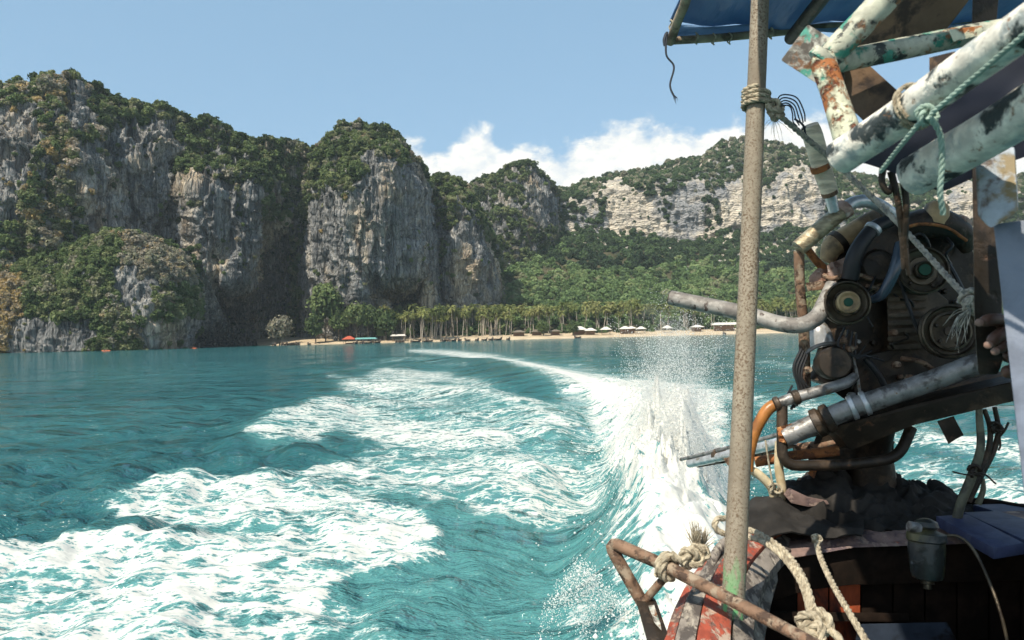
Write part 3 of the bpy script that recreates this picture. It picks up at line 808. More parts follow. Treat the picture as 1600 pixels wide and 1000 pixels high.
# ================================================================== SHAPE HELPERS
def catmull(pts, n):
    pts = [Vector(p) for p in pts]
    if len(pts) == 2:
        return [pts[0].lerp(pts[1], i / (n - 1)) for i in range(n)]
    ext = [pts[0] * 2 - pts[1]] + pts + [pts[-1] * 2 - pts[-2]]
    out = []; m = len(pts) - 1
    for i in range(n):
        t = i / (n - 1) * m; k = min(int(t), m - 1); f = t - k
        a, b, c, d = ext[k:k + 4]
        out.append(0.5 * ((2 * b) + (c - a) * f + (2 * a - 5 * b + 4 * c - d) * f * f + (3 * b - a - 3 * c + d) * f ** 3))
    return out
def frames(path):
    T_ = [(path[min(i + 1, len(path) - 1)] - path[max(i - 1, 0)]).normalized() for i in range(len(path))]
    n = T_[0].orthogonal().normalized(); Ns = []
    for t in T_:
        n = (n - t * n.dot(t)).normalized(); Ns.append(n)
    return T_, Ns
def tube(path, rad, seg=12, cap=True, squash=None):
    if not hasattr(rad, '__len__'): rad = [rad] * len(path)
    T_, Ns = frames(path); V = []; Fc = []
    for p, t, n, r in zip(path, T_, Ns, rad):
        b = t.cross(n)
        for k in range(seg):
            a = 2 * math.pi * k / seg
            V.append(p + (n * math.cos(a) + b * math.sin(a)) * r)
    L = len(path)
    for i in range(L - 1):
        for k in range(seg):
            k2 = (k + 1) % seg
            Fc.append((i * seg + k, i * seg + k2, (i + 1) * seg + k2, (i + 1) * seg + k))
    if cap:
        Fc.append(tuple(range(seg - 1, -1, -1))); Fc.append(tuple(range((L - 1) * seg, L * seg)))
    return V, Fc
def join(*parts):
    V = []; Fc = []
    for v, f in parts:
        b = len(V); V += list(v); Fc += [tuple(i + b for i in q) for q in f]
    return V, Fc
def lathe(prof, c, axis, seg=28):
    """prof: (radius, offset along axis) pairs"""
    axis = Vector(axis).normalized(); n = axis.orthogonal().normalized(); b = axis.cross(n); c = Vector(c); V = []; Fc = []
    for r, h in prof:
        for k in range(seg):
            a = 2 * math.pi * k / seg
            V.append(c + axis * h + (n * math.cos(a) + b * math.sin(a)) * max(r, 1e-4))
    for i in range(len(prof) - 1):
        for k in range(seg):
            k2 = (k + 1) % seg
            Fc.append((i * seg + k, i * seg + k2, (i + 1) * seg + k2, (i + 1) * seg + k))
    Fc.append(tuple(range(seg - 1, -1, -1))); Fc.append(tuple(range((len(prof) - 1) * seg, len(prof) * seg)))
    return V, Fc
def box(c, sx, sy, sz, ax=None):
    c = Vector(c); X, Y, Z = ax or (Vector((1, 0, 0)), Vector((0, 1, 0)), Vector((0, 0, 1)))
    V = [c + X * (sx * a) + Y * (sy * b) + Z * (sz * d) for a in (-.5, .5) for b in (-.5, .5) for d in (-.5, .5)]
    return V, [(0, 1, 3, 2), (4, 6, 7, 5), (0, 4, 5, 1), (2, 3, 7, 6), (0, 2, 6, 4), (1, 5, 7, 3)]
def prism(poly, off):
    """closed slab: world polygon swept by the vector off"""
    off = Vector(off); n = len(poly); V = [Vector(p) for p in poly] + [Vector(p) + off for p in poly]
    Fc = [tuple(range(n - 1, -1, -1)), tuple(range(n, 2 * n))] + [(i, (i + 1) % n, n + (i + 1) % n, n + i) for i in range(n)]
    return V, Fc
def part(name, shape, mat, parent=None, smooth=True, bevel=0, angle=40):
    me = mesh_from(name, [tuple(v) for v in shape[0]], [tuple(f) for f in shape[1]], mat, smooth=False)
    bm = bmesh.new(); bm.from_mesh(me); bmesh.ops.recalc_face_normals(bm, faces=bm.faces)
    if bevel: bmesh.ops.bevel(bm, geom=[e for e in bm.edges if len(e.link_faces) == 2 and e.calc_face_angle(0) > 0.5], offset=bevel, segments=2, affect='EDGES', profile=0.7, clamp_overlap=True)
    bm.to_mesh(me); bm.free()
    if smooth:
        me.polygons.foreach_set('use_smooth', np.ones(len(me.polygons), bool))
        me.set_sharp_from_angle(angle=math.radians(angle))
    return link(name, me, parent)
def copy_tree(o, parent=None):
    c = o.copy(); COL.objects.link(c); c.parent = parent
    if parent is not None: c.matrix_parent_inverse = o.matrix_parent_inverse.copy()
    for ch in o.children: copy_tree(ch, c)
    return c

# ================================================================== MATERIALS OF THINGS
def peel(name, base, layers=(), rough=0.6, metal=0.0, scale=1.0, bump=0.3, bd=0.004, spec=0.4, stretch=(1, 1, 1), vary=0.25):
    """worn surface: base coat with patches (colour, noise scale, threshold, softness) showing over it"""
    m, t = new_mat(name)
    pos = t.n('ShaderNodeNewGeometry').outputs['Position']
    v = t.noise(t.coords(stretch, vec=pos), 14 * scale, 5, 0.6)
    c = t.mix(t.smooth(v, 0.3, 0.7), tuple(x * (1 - vary) for x in base), tuple(min(1, x * (1 + vary)) for x in base))
    h = v
    for i, (colr, sc, thr, soft) in enumerate(layers):
        n = t.noise(t.coords(stretch, vec=pos, loc=(3.1 * i + 1, 7.7 * i, 1.3 * i)), sc * scale, 6, 0.62, 0.3)
        f = t.smooth(n, thr - soft, thr + soft)
        c = t.mix(f, c, colr); h = t.math('ADD', h, t.math('MULTIPLY', f, -0.6))
    t.out(t.bsdf(c, rough, metal, t.bump(h, bump, bd), spec))
    return m
def plain(name, col, rough=0.6, metal=0.0, spec=0.4, trans=0.0):
    m, t = new_mat(name)
    pos = t.n('ShaderNodeNewGeometry').outputs['Position']
    n = t.noise(t.coords((1, 1, 1), vec=pos), 9.0, 5, 0.6)
    c = t.mix(t.smooth(n, 0.3, 0.7), tuple(x * 0.75 for x in col), tuple(min(1, x * 1.2) for x in col))
    s = t.bsdf(c, rough, metal, None, spec)
    if trans:
        tr = t.n('ShaderNodeBsdfTranslucent'); t.link(c, tr.inputs[0]); s = t.mixsh(trans, s, tr.outputs[0])
    t.out(s); return m

# ================================================================== COCONUT PALMS
M_TRUNK = peel('palm_trunk_bark', (0.36, 0.32, 0.26), [((0.15, 0.125, 0.10), 0.6, 0.55, 0.08)], 0.9, scale=0.2, vary=0.2)
M_FROND = leaf_material('palm_frond', [(0.0, (0.13, 0.17, 0.06)), (0.5, (0.27, 0.29, 0.11)), (0.8, (0.36, 0.345, 0.15)), (1.0, (0.42, 0.34, 0.18))], 0.35)
def palm_crown(seed):
    r = np.random.default_rng(seed); V = []; Fc = []
    for k in range(26):
        az = k * 2.4 + r.uniform(-.3, .3); up = r.uniform(-0.2, 1.35); Ln = r.uniform(3.3, 4.6)
        d = np.array([math.cos(az), math.sin(az), 0]); s = np.array([-math.sin(az), math.cos(az), 0])
        p = np.zeros(3); prev = None; a = up
        for i in range(9):
            t = i / 8
            a = up - 1.6 * t ** 1.3
            if i: p = p + (d * math.cos(a) + np.array([0, 0, 1]) * math.sin(a)) * Ln / 8
            wd = 0.75 * math.sin(math.pi * min(1, 0.12 + 0.86 * t)) ** 0.7 * r.uniform(0.75, 1.1)
            nrm = np.array([0, 0, 1]) * math.cos(a) - d * math.sin(a)
            for sg in (-1, 1):
                tip = p + s * sg * wd * 0.85 - nrm * wd * r.uniform(0.05, 0.45) + d * 0.22
                w2 = d * 0.3 * math.cos(a) + np.array([0, 0, 1]) * 0.3 * math.sin(a)
                b = len(V); V += [p - w2, p + w2, tip + w2 * 0.3, tip - w2 * 0.3]; Fc.append((b, b + 1, b + 2, b + 3))
    return mesh_from('palm_crown', V, np.array(Fc), M_FROND, smooth=False)
def palm_trunk(seed):
    r = random.Random(seed); lean = r.uniform(-1.2, 1.2); l2 = r.uniform(-1, 1)
    path = catmull([(0, 0, -1.0), (lean * 0.25, l2 * .2, 4), (lean * 0.75, l2 * .6, 9), (lean, l2, 14)], 12)
    sh = tube(path, [0.30 - 0.14 * i / 11 for i in range(12)], 7)
    return mesh_from('palm_trunk', [tuple(v) for v in sh[0]], sh[1], M_TRUNK), path[-1]
PALMS = [(palm_trunk(i), palm_crown(i + 40)) for i in range(5)]
r = random.Random(21)
spots = []
for px0, px1, n, da, db in ((594, 800, 128, 436, 472), (800, 1010, 84, 446, 484), (1010, 1170, 42, 446, 480), (1170, 1300, 42, 440, 476)):
    for i in range(n):
        q_ = r.uniform(px0, px1); spots.append((q_, r.uniform(416, 442) if q_ < 690 else r.uniform(da, db)))
spots.sort(key=lambda s: -s[1])
for i, (px_, d_) in enumerate(spots):
    (tm, tip), cm = PALMS[i % 5]
    b = on_beach(px_, d_)
    lab, grp = next((l, g) for lim, l, g in ((660, 'coconut palm at the left end of the grove, near the cliff foot', 'palms at the left end of the grove'),
        (730, 'coconut palm in the dense left half of the grove, below the slender tower', 'palms below the slender tower'),
        (800, 'coconut palm in the dense grove just left of the dark roofed huts', 'palms left of the dark roofed huts'),
        (890, 'coconut palm behind the dark roofed huts on the beach', 'palms behind the dark roofed huts'),
        (1010, 'coconut palm behind the white roofed huts on the beach', 'palms behind the white roofed huts'),
        (1170, 'coconut palm behind the spray plume and the exhaust pipe', 'palms behind the spray and exhaust pipe'),
        (9999, 'coconut palm right of the rusty pole, behind the engine', 'palms right of the rusty pole')) if px_ < lim)
    e = thing('coconut_palm', lab, 'palm tree', b, grp)
    s = r.uniform(0.74, 1.2); e.scale = (s, s, s * r.uniform(0.92, 1.1)); e.rotation_euler = (r.gauss(0, .06), r.gauss(0, .06), r.uniform(0, 6.28))
    t_ = bpy.data.objects.new('trunk', tm); COL.objects.link(t_); t_.parent = e
    c_ = bpy.data.objects.new('crown', cm); COL.objects.link(c_); c_.parent = e; c_.location = tip; c_['tint'] = r.uniform(0.1, 0.7)
    c_.rotation_euler = (0, 0, r.uniform(0, 6.28))

# ================================================================== BROADLEAF TREES AT THE CLIFF FOOT
M_LEAF_SHORE = leaf_material('shore_foliage', RAMP_CLIFF)
def big_crown(seed, n=46):
    return crown_mesh('tree_crown', M_LEAF_SHORE, seed, nclump=n, nleaf=30, flat=1.0, leaf=0.085)
BIG = [big_crown(300 + i) for i in range(4)]
TREES = [  # px, foot y, depth, crown radius, crown height above foot, tint, label
 (436, 536, 408, 7.0, 8.5, 0.74, 'greyish half bare tree standing alone against the dark cave'),
 (508, 530, 412, 9.5, 21.0, 0.44, 'tall pale green tree at the left foot of the big tower'),
 (492, 530, 408, 6.0, 9.5, 0.22, 'dark green tree under the tall pale tree by the big tower'),
 (528, 530, 412, 6.2, 11.0, 0.34, 'mid green tree behind the red roofed shelter'),
 (556, 530, 412, 7.0, 14.5, 0.50, 'olive green tree above the teal roofed shelter'),
 (574, 530, 414, 6.0, 13.0, 0.38, 'narrow green tree right of the teal roofed shelter'),
 (602, 530, 418, 7.6, 9.0, 0.24, 'dense dark green tree where the palm grove begins'),
 (597, 530, 430, 5.0, 17.0, 0.78, 'grey twiggy tree rising behind the first palms'),
 (848, 522, 434, 4.0, 5.0, 0.30, 'small round green tree among the huts on the beach'),
 (895, 520, 430, 3.4, 4.4, 0.22, 'small dark green tree beside the white roofed huts'),
 (672, 528, 436, 3.6, 4.6, 0.24, 'low dark green bush tree under the palm trunks'),
 (640, 528, 432, 2.6, 3.4, 0.34, 'low green bush tree beside the white roofed shelter'),
]
M_BARK = peel('tree_bark', (0.15, 0.12, 0.09), rough=0.9, scale=0.3)
for i, (px_, py_, d_, R, hc, tn, lab) in enumerate(TREES):
    b = on_beach(px_, d_); b.z = max(b.z, 0.3)
    e = thing('broadleaf_tree', lab, 'tree', b, None)
    rr = random.Random(i)
    ht = hc
    branches = [tube(catmull([(0, 0, -1.5), (0.3, 0.2, ht * .4), (0.1, -.2, ht * 1.0)], 8), [0.45, .4, .36, .32, .26, .2, .14, .08], 7)]
    for k in range(6):
        a = k * 1.05 + rr.random(); z0 = ht * rr.uniform(0.35, 0.7); Lb = R * rr.uniform(0.5, 0.85)
        branches.append(tube(catmull([(0, 0, z0), (math.cos(a) * Lb * .5, math.sin(a) * Lb * .5, z0 + Lb * .45), (math.cos(a) * Lb, math.sin(a) * Lb, z0 + Lb * .7)], 5), [.2, .16, .12, .08, .04], 5))
    part('trunk', join(*[([v + b for v in s[0]], s[1]) for s in branches]), M_BARK, e)
    c_ = bpy.data.objects.new('crown', BIG[i % 4]); COL.objects.link(c_); c_.parent = e
    c_.location = (0, 0, hc); c_.scale = (R, R * .9, min(R * 1.15, hc * 0.98)); c_.rotation_euler = (0, 0, rr.uniform(0, 6)); c_['tint'] = tn

# ================================================================== HUTS, SHELTERS
M_ROOFW = plain('pale_roof', (0.62, 0.58, 0.52), 0.7); M_ROOFR = plain('red_roof', (0.42, 0.085, 0.045), 0.7)
M_ROOFT = plain('teal_roof', (0.16, 0.38, 0.36), 0.6); M_ROOFD = plain('thatch_roof', (0.16, 0.13, 0.10), 0.9); M_POSTW = plain('hut_post', (0.20, 0.15, 0.11), 0.9)
M_WALLH = plain('hut_wall', (0.26, 0.17, 0.12), 0.9)
def hut(px_, d_, w_, dp, h, rh, mat, label, hip=True, wall=False, dz=0.0):
    b = on_beach(px_, d_); b.z += dz
    e = thing('beach_hut', label, 'hut', b)
    for sx in (-1, 1):
        for sy in (-1, 1):
            part('post', box(b + Vector((sx * w_ * .42, sy * dp * .42, h / 2 - .3)), .16, .16, h + .6), M_POSTW, e)
    k = 0.25 if hip else 0.92
    ev = [b + Vector((sx * w_ * .56, sy * dp * .56, h)) for sx, sy in ((-1, -1), (1, -1), (1, 1), (-1, 1))]
    tp = [b + Vector((sx * w_ * .5 * k, sy * dp * .02, h + rh)) for sx, sy in ((-1, -1), (1, -1), (1, 1), (-1, 1))]
    V = ev + [v - Vector((0, 0, .18)) for v in ev] + tp
    part('roof', (V, [(0, 1, 9, 8), (1, 2, 10, 9), (2, 3, 11, 10), (3, 0, 8, 11), (8, 9, 10, 11), (0, 4, 5, 1), (1, 5, 6, 2), (2, 6, 7, 3), (3, 7, 4, 0), (7, 6, 5, 4)]), mat, e, smooth=False)
    if wall: part('wall', box(b + Vector((0, dp * .3, h * .42)), w_ * .82, dp * .3, h * .84), M_WALLH, e, smooth=False)
hut(545, 403.5, 6.2, 5, 2.4, 1.7, M_ROOFR, 'red roofed open shelter on the beach below the big tower', True)
hut(571, 404.5, 11.0, 4, 2.3, 0.7, M_ROOFT, 'long teal roofed shelter right of the red roofed one', False)
hut(622, 414, 7.5, 4, 3.0, 0.8, M_ROOFW, 'pale roofed shelter where the palm grove begins', False)
hut(810, 436, 7.5, 5, 2.3, 1.2, M_ROOFD, 'dark roofed hut at the left end of the hut row', True, True)
hut(838, 437, 6.5, 5, 2.3, 1.2, M_ROOFD, 'dark roofed hut, second from the left of the row', True, True)
hut(867, 436, 6.0, 5, 2.3, 1.0, M_ROOFD, 'low dark roofed hut left of the biggest white roof', True, True)
hut(905, 434, 8.0, 6, 3.0, 2.0, M_ROOFW, 'biggest white hipped roof hut in the beach row', True, True)
hut(922, 432, 6.5, 5, 2.5, 1.5, M_ROOFW, 'white roofed hut touching the biggest one on its right', True, True)
hut(946, 433, 5.8, 5, 2.8, 1.6, M_ROOFW, 'single white pavilion right of the two joined huts', True)
hut(976, 434, 6.0, 5, 2.9, 1.5, M_ROOFW, 'white roofed hut, left of a close pair', True, True)
hut(986, 436, 5.0, 5, 2.9, 1.2, M_ROOFW, 'white roofed hut, right of a close pair', True, True)
hut(1001, 433, 5.0, 4, 2.7, 1.4, M_ROOFW, 'small white pavilion just left of the spray plume', True)
hut(1042, 434, 5.0, 4, 2.8, 1.5, M_ROOFW, 'small white pavilion seen through the spray', True)
hut(1089, 436, 6.5, 5, 2.8, 1.2, M_ROOFW, 'white roofed hut right of the spray under the exhaust pipe', True, True)
hut(1133, 438, 14.0, 6, 3.6, 1.3, M_ROOFW, 'long white roofed building right under the exhaust pipe', False, True)
hut(1215, 438, 9.0, 6, 3.2, 1.3, M_ROOFW, 'white roofed building right of the rusty pole', False, True)

# ================================================================== MOORED LONGTAIL BOATS AND KAYAKS
M_HULLD = peel('dark_hull', (0.065, 0.045, 0.032), [((0.22, 0.16, 0.11), 1.2, 0.6, 0.08)], 0.7, scale=0.5)
M_TARPS = plain('boat_awning', (0.30, 0.30, 0.28), 0.8)
def small_hull(Lh, wd, dep, prow):
    V = []; Fc = []; n = 13; S = 7
    for i in range(n):
        t = i / (n - 1); y = (t - .5) * Lh
        w_ = wd * .5 * (math.sin(math.pi * min(1, .22 + .78 * t)) ** .6 if t < 1 else 0.02)
        w_ = max(w_, .04)
        zt = dep * (.55 + .25 * (1 - t) ** 2) + prow * max(0, t - .6) ** 2 * 6.25
        zb = -.25 + (prow * .55 + dep) * max(0, t - .7) ** 2 * 8
        zb = min(zb, zt - .12)
        for k in range(S):
            a = math.pi * k / (S - 1)
            V.append((-math.cos(a) * w_, y, zt - (zt - zb) * math.sin(a) ** .7))
    for i in range(n - 1):
        for k in range(S - 1): Fc.append((i * S + k, i * S + k + 1, (i + 1) * S + k + 1, (i + 1) * S + k))
    for i in range(n - 1): Fc.append((i * S, (i + 1) * S, (i + 1) * S + S - 1, i * S + S - 1))
    Fc.append(tuple(range(S)))
    return V, Fc
bh = mesh_from('hull', *[x for x in small_hull(8.5, 2.1, 1.15, 1.5)], M_HULLD)
ba = None
sh = join(box((0, -.6, 1.95), 1.7, 3.6, .07), *[box((sx * .75, -.6 + sy * 1.6, 1.2), .07, .07, 1.5) for sx in (-1, 1) for sy in (-1, 1)])
ba = mesh_from('awning', sh[0], sh[1], M_TARPS, smooth=False)
br = random.Random(5)
bl = [(428, 398), (441, 398), (447, 400), (455, 399), (464, 400), (482, 402)] + [(p, 410 if p > 680 else (402 if p > 600 else 398)) for p in (555, 565, 575, 589, 619, 624, 629, 650, 665, 669, 693, 700, 708, 717, 729, 745, 757, 767, 778, 794, 901, 1131)]
for i, (px_, d_) in enumerate(bl):
    q = P(px_, 500, d_); q.z = 0.05
    if px_ < 500: lab, grp = 'dark longtail boat moored in the cluster before the cave', 'longtail boats moored before the cave'
    elif px_ < 600: lab, grp = 'dark longtail boat at the waterline below the red and teal roofed shelters', 'longtail boats below the shelters'
    elif px_ < 640: lab, grp = 'dark longtail boat in the close trio below the pale roofed shelter', 'trio of longtail boats'
    elif px_ < 720: lab, grp = 'dark longtail boat at the waterline below the dense left half of the palms', 'longtail boats below the left palms'
    elif px_ < 800: lab, grp = 'dark longtail boat in the evenly spaced row left of the huts', 'row of longtail boats left of the huts'
    elif px_ < 1000: lab, grp = 'lone dark longtail boat moored in front of the white huts', None
    else: lab, grp = 'lone small boat moored at the beach right under the exhaust pipe', None
    e = thing('moored_boat', lab, 'boat', q, grp); e.rotation_euler = (0, 0, br.uniform(-.55, .55)); s = br.uniform(.8, 1.05); e.scale = (s, s, s)
    for nm, me in (('hull', bh), ('awning', ba)):
        c_ = bpy.data.objects.new(nm, me); COL.objects.link(c_); c_.parent = e
M_KAYAK = plain('kayak_plastic', (0.55, 0.13, 0.05), 0.4); M_SKIN = plain('skin', (0.30, 0.17, 0.11), 0.6); M_CLOTH = plain('pale_shirt', (0.60, 0.55, 0.50), 0.8); M_PADDLE = plain('paddle_shaft', (0.35, 0.32, 0.25), 0.5)
def skin_body(name, verts, edges, radii, mat, root=0, sub=1):
    me = bpy.data.meshes.new(name); me.from_pydata([tuple(v) for v in verts], edges, [])
    o = bpy.data.objects.new(name, me); COL.objects.link(o)
    md = o.modifiers.new('skin', 'SKIN'); md.use_smooth_shade = True
    sd = me.skin_vertices[0].data
    for i, r_ in enumerate(radii):
        sd[i].radius = (r_, r_); sd[i].use_root = (i == root)
    o.modifiers.new('sub', 'SUBSURF').levels = sub
    o.modifiers['sub'].render_levels = sub
    dg = bpy.context.evaluated_depsgraph_get()
    m2 = bpy.data.meshes.new_from_object(o.evaluated_get(dg))
    bpy.data.objects.remove(o); bpy.data.meshes.remove(me)
    m2.materials.clear(); m2.materials.append(mat); m2.polygons.foreach_set('use_smooth', np.ones(len(m2.polygons), bool))
    return m2
kh = mesh_from('hull', *small_hull(4.4, .8, .42, .18), M_KAYAK)
pv = [(0, 0, .25), (0, .03, .55), (0, .02, .78), (0, .03, .9), (0, .04, 1.06), (.19, .02, .74), (.34, .16, .58), (.26, .42, .62), (-.19, .02, .74), (-.36, .12, .60), (-.42, .38, .74), (.1, .45, .38), (.1, .85, .22), (-.1, .45, .38), (-.1, .85, .22)]
pe = [(0, 1), (1, 2), (2, 3), (3, 4), (2, 5), (5, 6), (6, 7), (2, 8), (8, 9), (9, 10), (0, 11), (11, 12), (0, 13), (13, 14)]
pr = [.15, .14, .13, .06, .11, .06, .045, .035, .06, .045, .035, .08, .06, .08, .06]
pb = skin_body('paddler', pv, pe, pr, M_SKIN)
pdl = tube([Vector((.95, .45, .45)), Vector((-1.05, .42, .95))], .022, 6)
pdl = join(pdl, box((1.0, .45, .44), .38, .03, .17), box((-1.1, .42, .96), .38, .03, .17))
pm = mesh_from('paddle', [tuple(v) for v in pdl[0]], pdl[1], M_PADDLE, smooth=False)
for i, (px_, d_, rz, lk, lp) in enumerate(((165, 300, 1.3, 'red kayak on the water below the wooded mound, leftmost one', 'person paddling the leftmost red kayak below the mound'),
                                         (302, 330, 1.0, 'red kayak on the water before the dark cave foot', 'person paddling the red kayak before the dark cave'),
                                         (219, 320, 1.75, 'small red kayak between the two larger ones', 'person paddling the small kayak in the middle'))):
    q = P(px_, 500, d_); q.z = 0.0
    e = thing('kayak', lk, 'kayak', q); e.rotation_euler = (0, 0, rz)
    c_ = bpy.data.objects.new('hull', kh); COL.objects.link(c_); c_.parent = e
    for k in ((-.6, .7) if i < 1 else (0.0,)):
        lab2 = lp if i else ('person in the front seat of the leftmost red kayak' if k > 0 else 'person in the rear seat of the leftmost red kayak')
        off = Vector((-math.sin(rz) * k, math.cos(rz) * k, .02))
        p_ = bpy.data.objects.new('person', pb); COL.objects.link(p_); p_.location = q + off; p_.rotation_euler = (0, 0, rz); tag(p_, lab2, 'person')
        l2 = bpy.data.objects.new('paddle', pm); COL.objects.link(l2); l2.location = q + off; l2.rotation_euler = (0, 0, rz); tag(l2, lab2.replace('person', 'paddle held by the person'), 'paddle')

# ================================================================== SPRAY
M_SPRAY, t = new_mat('spray_drops')
d1 = t.n('ShaderNodeBsdfDiffuse'); d1.inputs[0].default_value = (0.97, 0.97, 0.94, 1)
d2 = t.n('ShaderNodeBsdfTranslucent'); d2.inputs[0].default_value = (0.97, 0.97, 0.94, 1)
t.out(t.mixsh(0.5, d1.outputs[0], d2.outputs[0]))
def tetra(pos, rad):
    o4 = np.array([(1, 1, 1), (1, -1, -1), (-1, 1, -1), (-1, -1, 1.0)]) * 0.75
    f4 = np.array([(0, 1, 2), (0, 3, 1), (0, 2, 3), (1, 3, 2)]); n = len(pos)
    V = pos[:, None] + o4[None] * rad[:, None, None] * np.random.default_rng(2).uniform(.6, 1.5, (n, 1, 3))
    return V.reshape(-1, 3), (f4[None] + 4 * np.arange(n)[:, None, None]).reshape(-1, 3)
def drops(pos, rad):
    o8 = np.array([(1, 0, 0), (-1, 0, 0), (0, 1, 0), (0, -1, 0), (0, 0, 1), (0, 0, -1.0)])
    f8 = np.array([(0, 2, 4), (2, 1, 4), (1, 3, 4), (3, 0, 4), (2, 0, 5), (1, 2, 5), (3, 1, 5), (0, 3, 5)])
    n = len(pos); r = np.random.default_rng(2)
    sc = rad[:, None, None] * r.uniform(.7, 1.3, (n, 1, 3))
    V = pos[:, None] + o8[None] * sc
    return V.reshape(-1, 3), (f8[None] + 6 * np.arange(n)[:, None, None]).reshape(-1, 3)
r = np.random.default_rng(9)
def on_water(px_, py_):
    d = CAM_H * FPX / (py_ - (525 - 0.0247 * (px_ - 800))); return d
PS = []; RS = []
# rooster tail thrown up behind the propeller
n = 34000
d = 7.0 + 5.0 * r.beta(2.0, 2.0, n)
hmax = np.interp(d, [7, 8.5, 10, 12], [1.3, 2.2, 2.45, 2.0])
h = 0.15 + hmax * r.beta(0.95, 1.75, n)
clump = fbm(np.stack([d * 1.6, h * 2.6, d * 0], -1), 3, 4)
sig = 0.30 - 0.05 * h + 0.12 * clump
xc = (1044 - 800) / FPX * d + 0.05 * h + 0.10 * vnoise(np.stack([h * 2.1, d * .8, h * 0], -1), 6)
keep = (r.random(n) < np.clip(0.75 + 1.3 * clump, 0.12, 1))
xx = xc + r.normal(size=n) * np.maximum(sig, .08)
PS.append(np.stack([xx, d, h - 0.05], -1)[keep]); RS.append((0.0025 + 0.010 * r.beta(0.8, 3.6, n) * np.interp(h, [0.2, 1.2, 2.4], [1.7, 1.2, .7]))[keep])
NJ, ND = 260, 230                               # ragged jets of drops
j0 = np.repeat(np.arange(NJ), ND)
hy = 8.0 + 3.4 * r.random(NJ); hj = (0.35 + np.interp(hy, [8, 9.5, 11.4], [1.5, 2.2, 1.6]) * r.beta(1.2, 1.9, NJ)); x0 = (1044 - 800) / FPX * hy + r.normal(size=NJ) * .26; vx = r.normal(size=NJ) * .32; vy = r.normal(size=NJ) * .5
s_ = r.beta(1.5, 1.3, NJ * ND) * 1.15; jit = .015 + .07 * s_ ** 2
jp = np.stack([x0[j0] + vx[j0] * s_, hy[j0] + vy[j0] * s_, np.maximum(.05, .2 + hj[j0] * (1 - (1 - s_) ** 2))], -1) + r.normal(size=(NJ * ND, 3)) * jit[:, None]
PS[-1] = np.concatenate([PS[-1], jp]); RS[-1] = np.concatenate([RS[-1], 0.003 + 0.012 * r.beta(.8, 3.5, NJ * ND) * (1.25 - .6 * np.clip(s_, 0, 1))])
VT, FT = tetra(PS.pop(), RS.pop() * 0.72)
# heavy blobs low in the churn
n = 5000
d = 4.3 + 10 * r.random(n); h = 0.55 * r.beta(0.8, 2.4, n) * np.interp(d, [4.3, 7, 14], [.45, 1, 1.1])
xx = (np.interp(d, [4, 6, 9, 14], [1062, 1052, 1040, 1015]) - 800) / FPX * d + r.normal(size=n) * (0.30 + .02 * d)
PS.append(np.stack([xx, d, h + 0.02], -1)); RS.append(0.004 + 0.016 * r.beta(1, 3, n))
# splash thrown off the hull, lower middle
n = 4200
k = r.integers(0, 7, n); a0 = np.array([-.55, -.3, -.1, .15, .4, .65, .2])[k]
s_ = r.beta(1.2, 1.2, n); vx = np.array([-.22, -.14, -.05, .04, .12, .22, .3])[k]; vh = np.array([.30, .42, .5, .44, .36, .24, .2])[k]
cx, cy = (903 - 800) / FPX * 5.2, 5.2
PS.append(np.stack([cx + vx * s_ * 1.5 + r.normal(size=n) * .03, cy + .15 * a0 + r.normal(size=n) * .06, np.maximum(.01, vh * 4 * s_ * (1 - s_) + r.normal(size=n) * .025)], -1)); RS.append(0.0015 + 0.006 * r.beta(1, 3, n))
V, Fc = drops(np.concatenate(PS), np.concatenate(RS))
Fc = np.concatenate([Fc, FT + len(V)]); V = np.concatenate([V, VT])
tag(link('propeller_spray', mesh_from('propeller_spray', V, Fc, M_SPRAY, smooth=True)), 'white water spray thrown up behind the boat', 'spray', kind='stuff')

# fine mist hanging in the plume
mm = bpy.data.materials.new('spray_mist'); mm.use_nodes = True; t = NT(mm.node_tree)
oc = t.n('ShaderNodeTexCoord').outputs['Object']
sp_ = t.n('ShaderNodeSeparateXYZ'); t.link(oc, sp_.inputs[0])
zz_ = t.math('DIVIDE', sp_.outputs[2], 2.55)
wx = t.math('SUBTRACT', 0.74, t.math('MULTIPLY', zz_, 0.36))
rx_ = t.math('DIVIDE', sp_.outputs[0], wx); ry_ = t.math('DIVIDE', sp_.outputs[1], 1.9)
r2_ = t.math('ADD', t.math('MULTIPLY', rx_, rx_), t.math('MULTIPLY', ry_, ry_))
nz = t.noise(t.coords((1.5, 1.5, 1.1), vec=oc), 1.6, 5, 0.62)
val = t.math('SUBTRACT', t.math('ADD', t.math('MULTIPLY', t.math('SUBTRACT', nz, 0.5), 2.6), 0.62), t.math('ADD', t.math('MULTIPLY', r2_, 0.75), t.math('MULTIPLY', zz_, 0.62)))
den = t.math('MULTIPLY', t.math('MAXIMUM', val, 0.0), 0.6)
pv_ = t.n('ShaderNodeVolumePrincipled'); pv_.inputs['Color'].default_value = (0.98, 0.98, 0.97, 1); t.link(den, pv_.inputs['Density'])
ov = t.n('ShaderNodeOutputMaterial'); t.link(pv_.outputs[0], ov.inputs['Volume'])
V = []; ns, nr = 14, 20
for i in range(ns):
    z_ = -0.15 + 2.75 * i / (ns - 1); k = math.sin(math.pi * min(0.98, 0.30 + 0.70 * i / (ns - 1))) ** 0.5
    for j in range(nr):
        a = 2 * math.pi * j / nr; V.append(((0.95 - 0.15 * i / ns) * k * math.cos(a), 2.2 * k * math.sin(a), z_))
Fc = [tuple(q) for q in grid_faces(nr, 2, True).tolist()][:0]
for i in range(ns - 1):
    for j in range(nr): Fc.append((i * nr + j, i * nr + (j + 1) % nr, (i + 1) * nr + (j + 1) % nr, (i + 1) * nr + j))
Fc += [tuple(range(nr - 1, -1, -1)), tuple(range((ns - 1) * nr, ns * nr))]
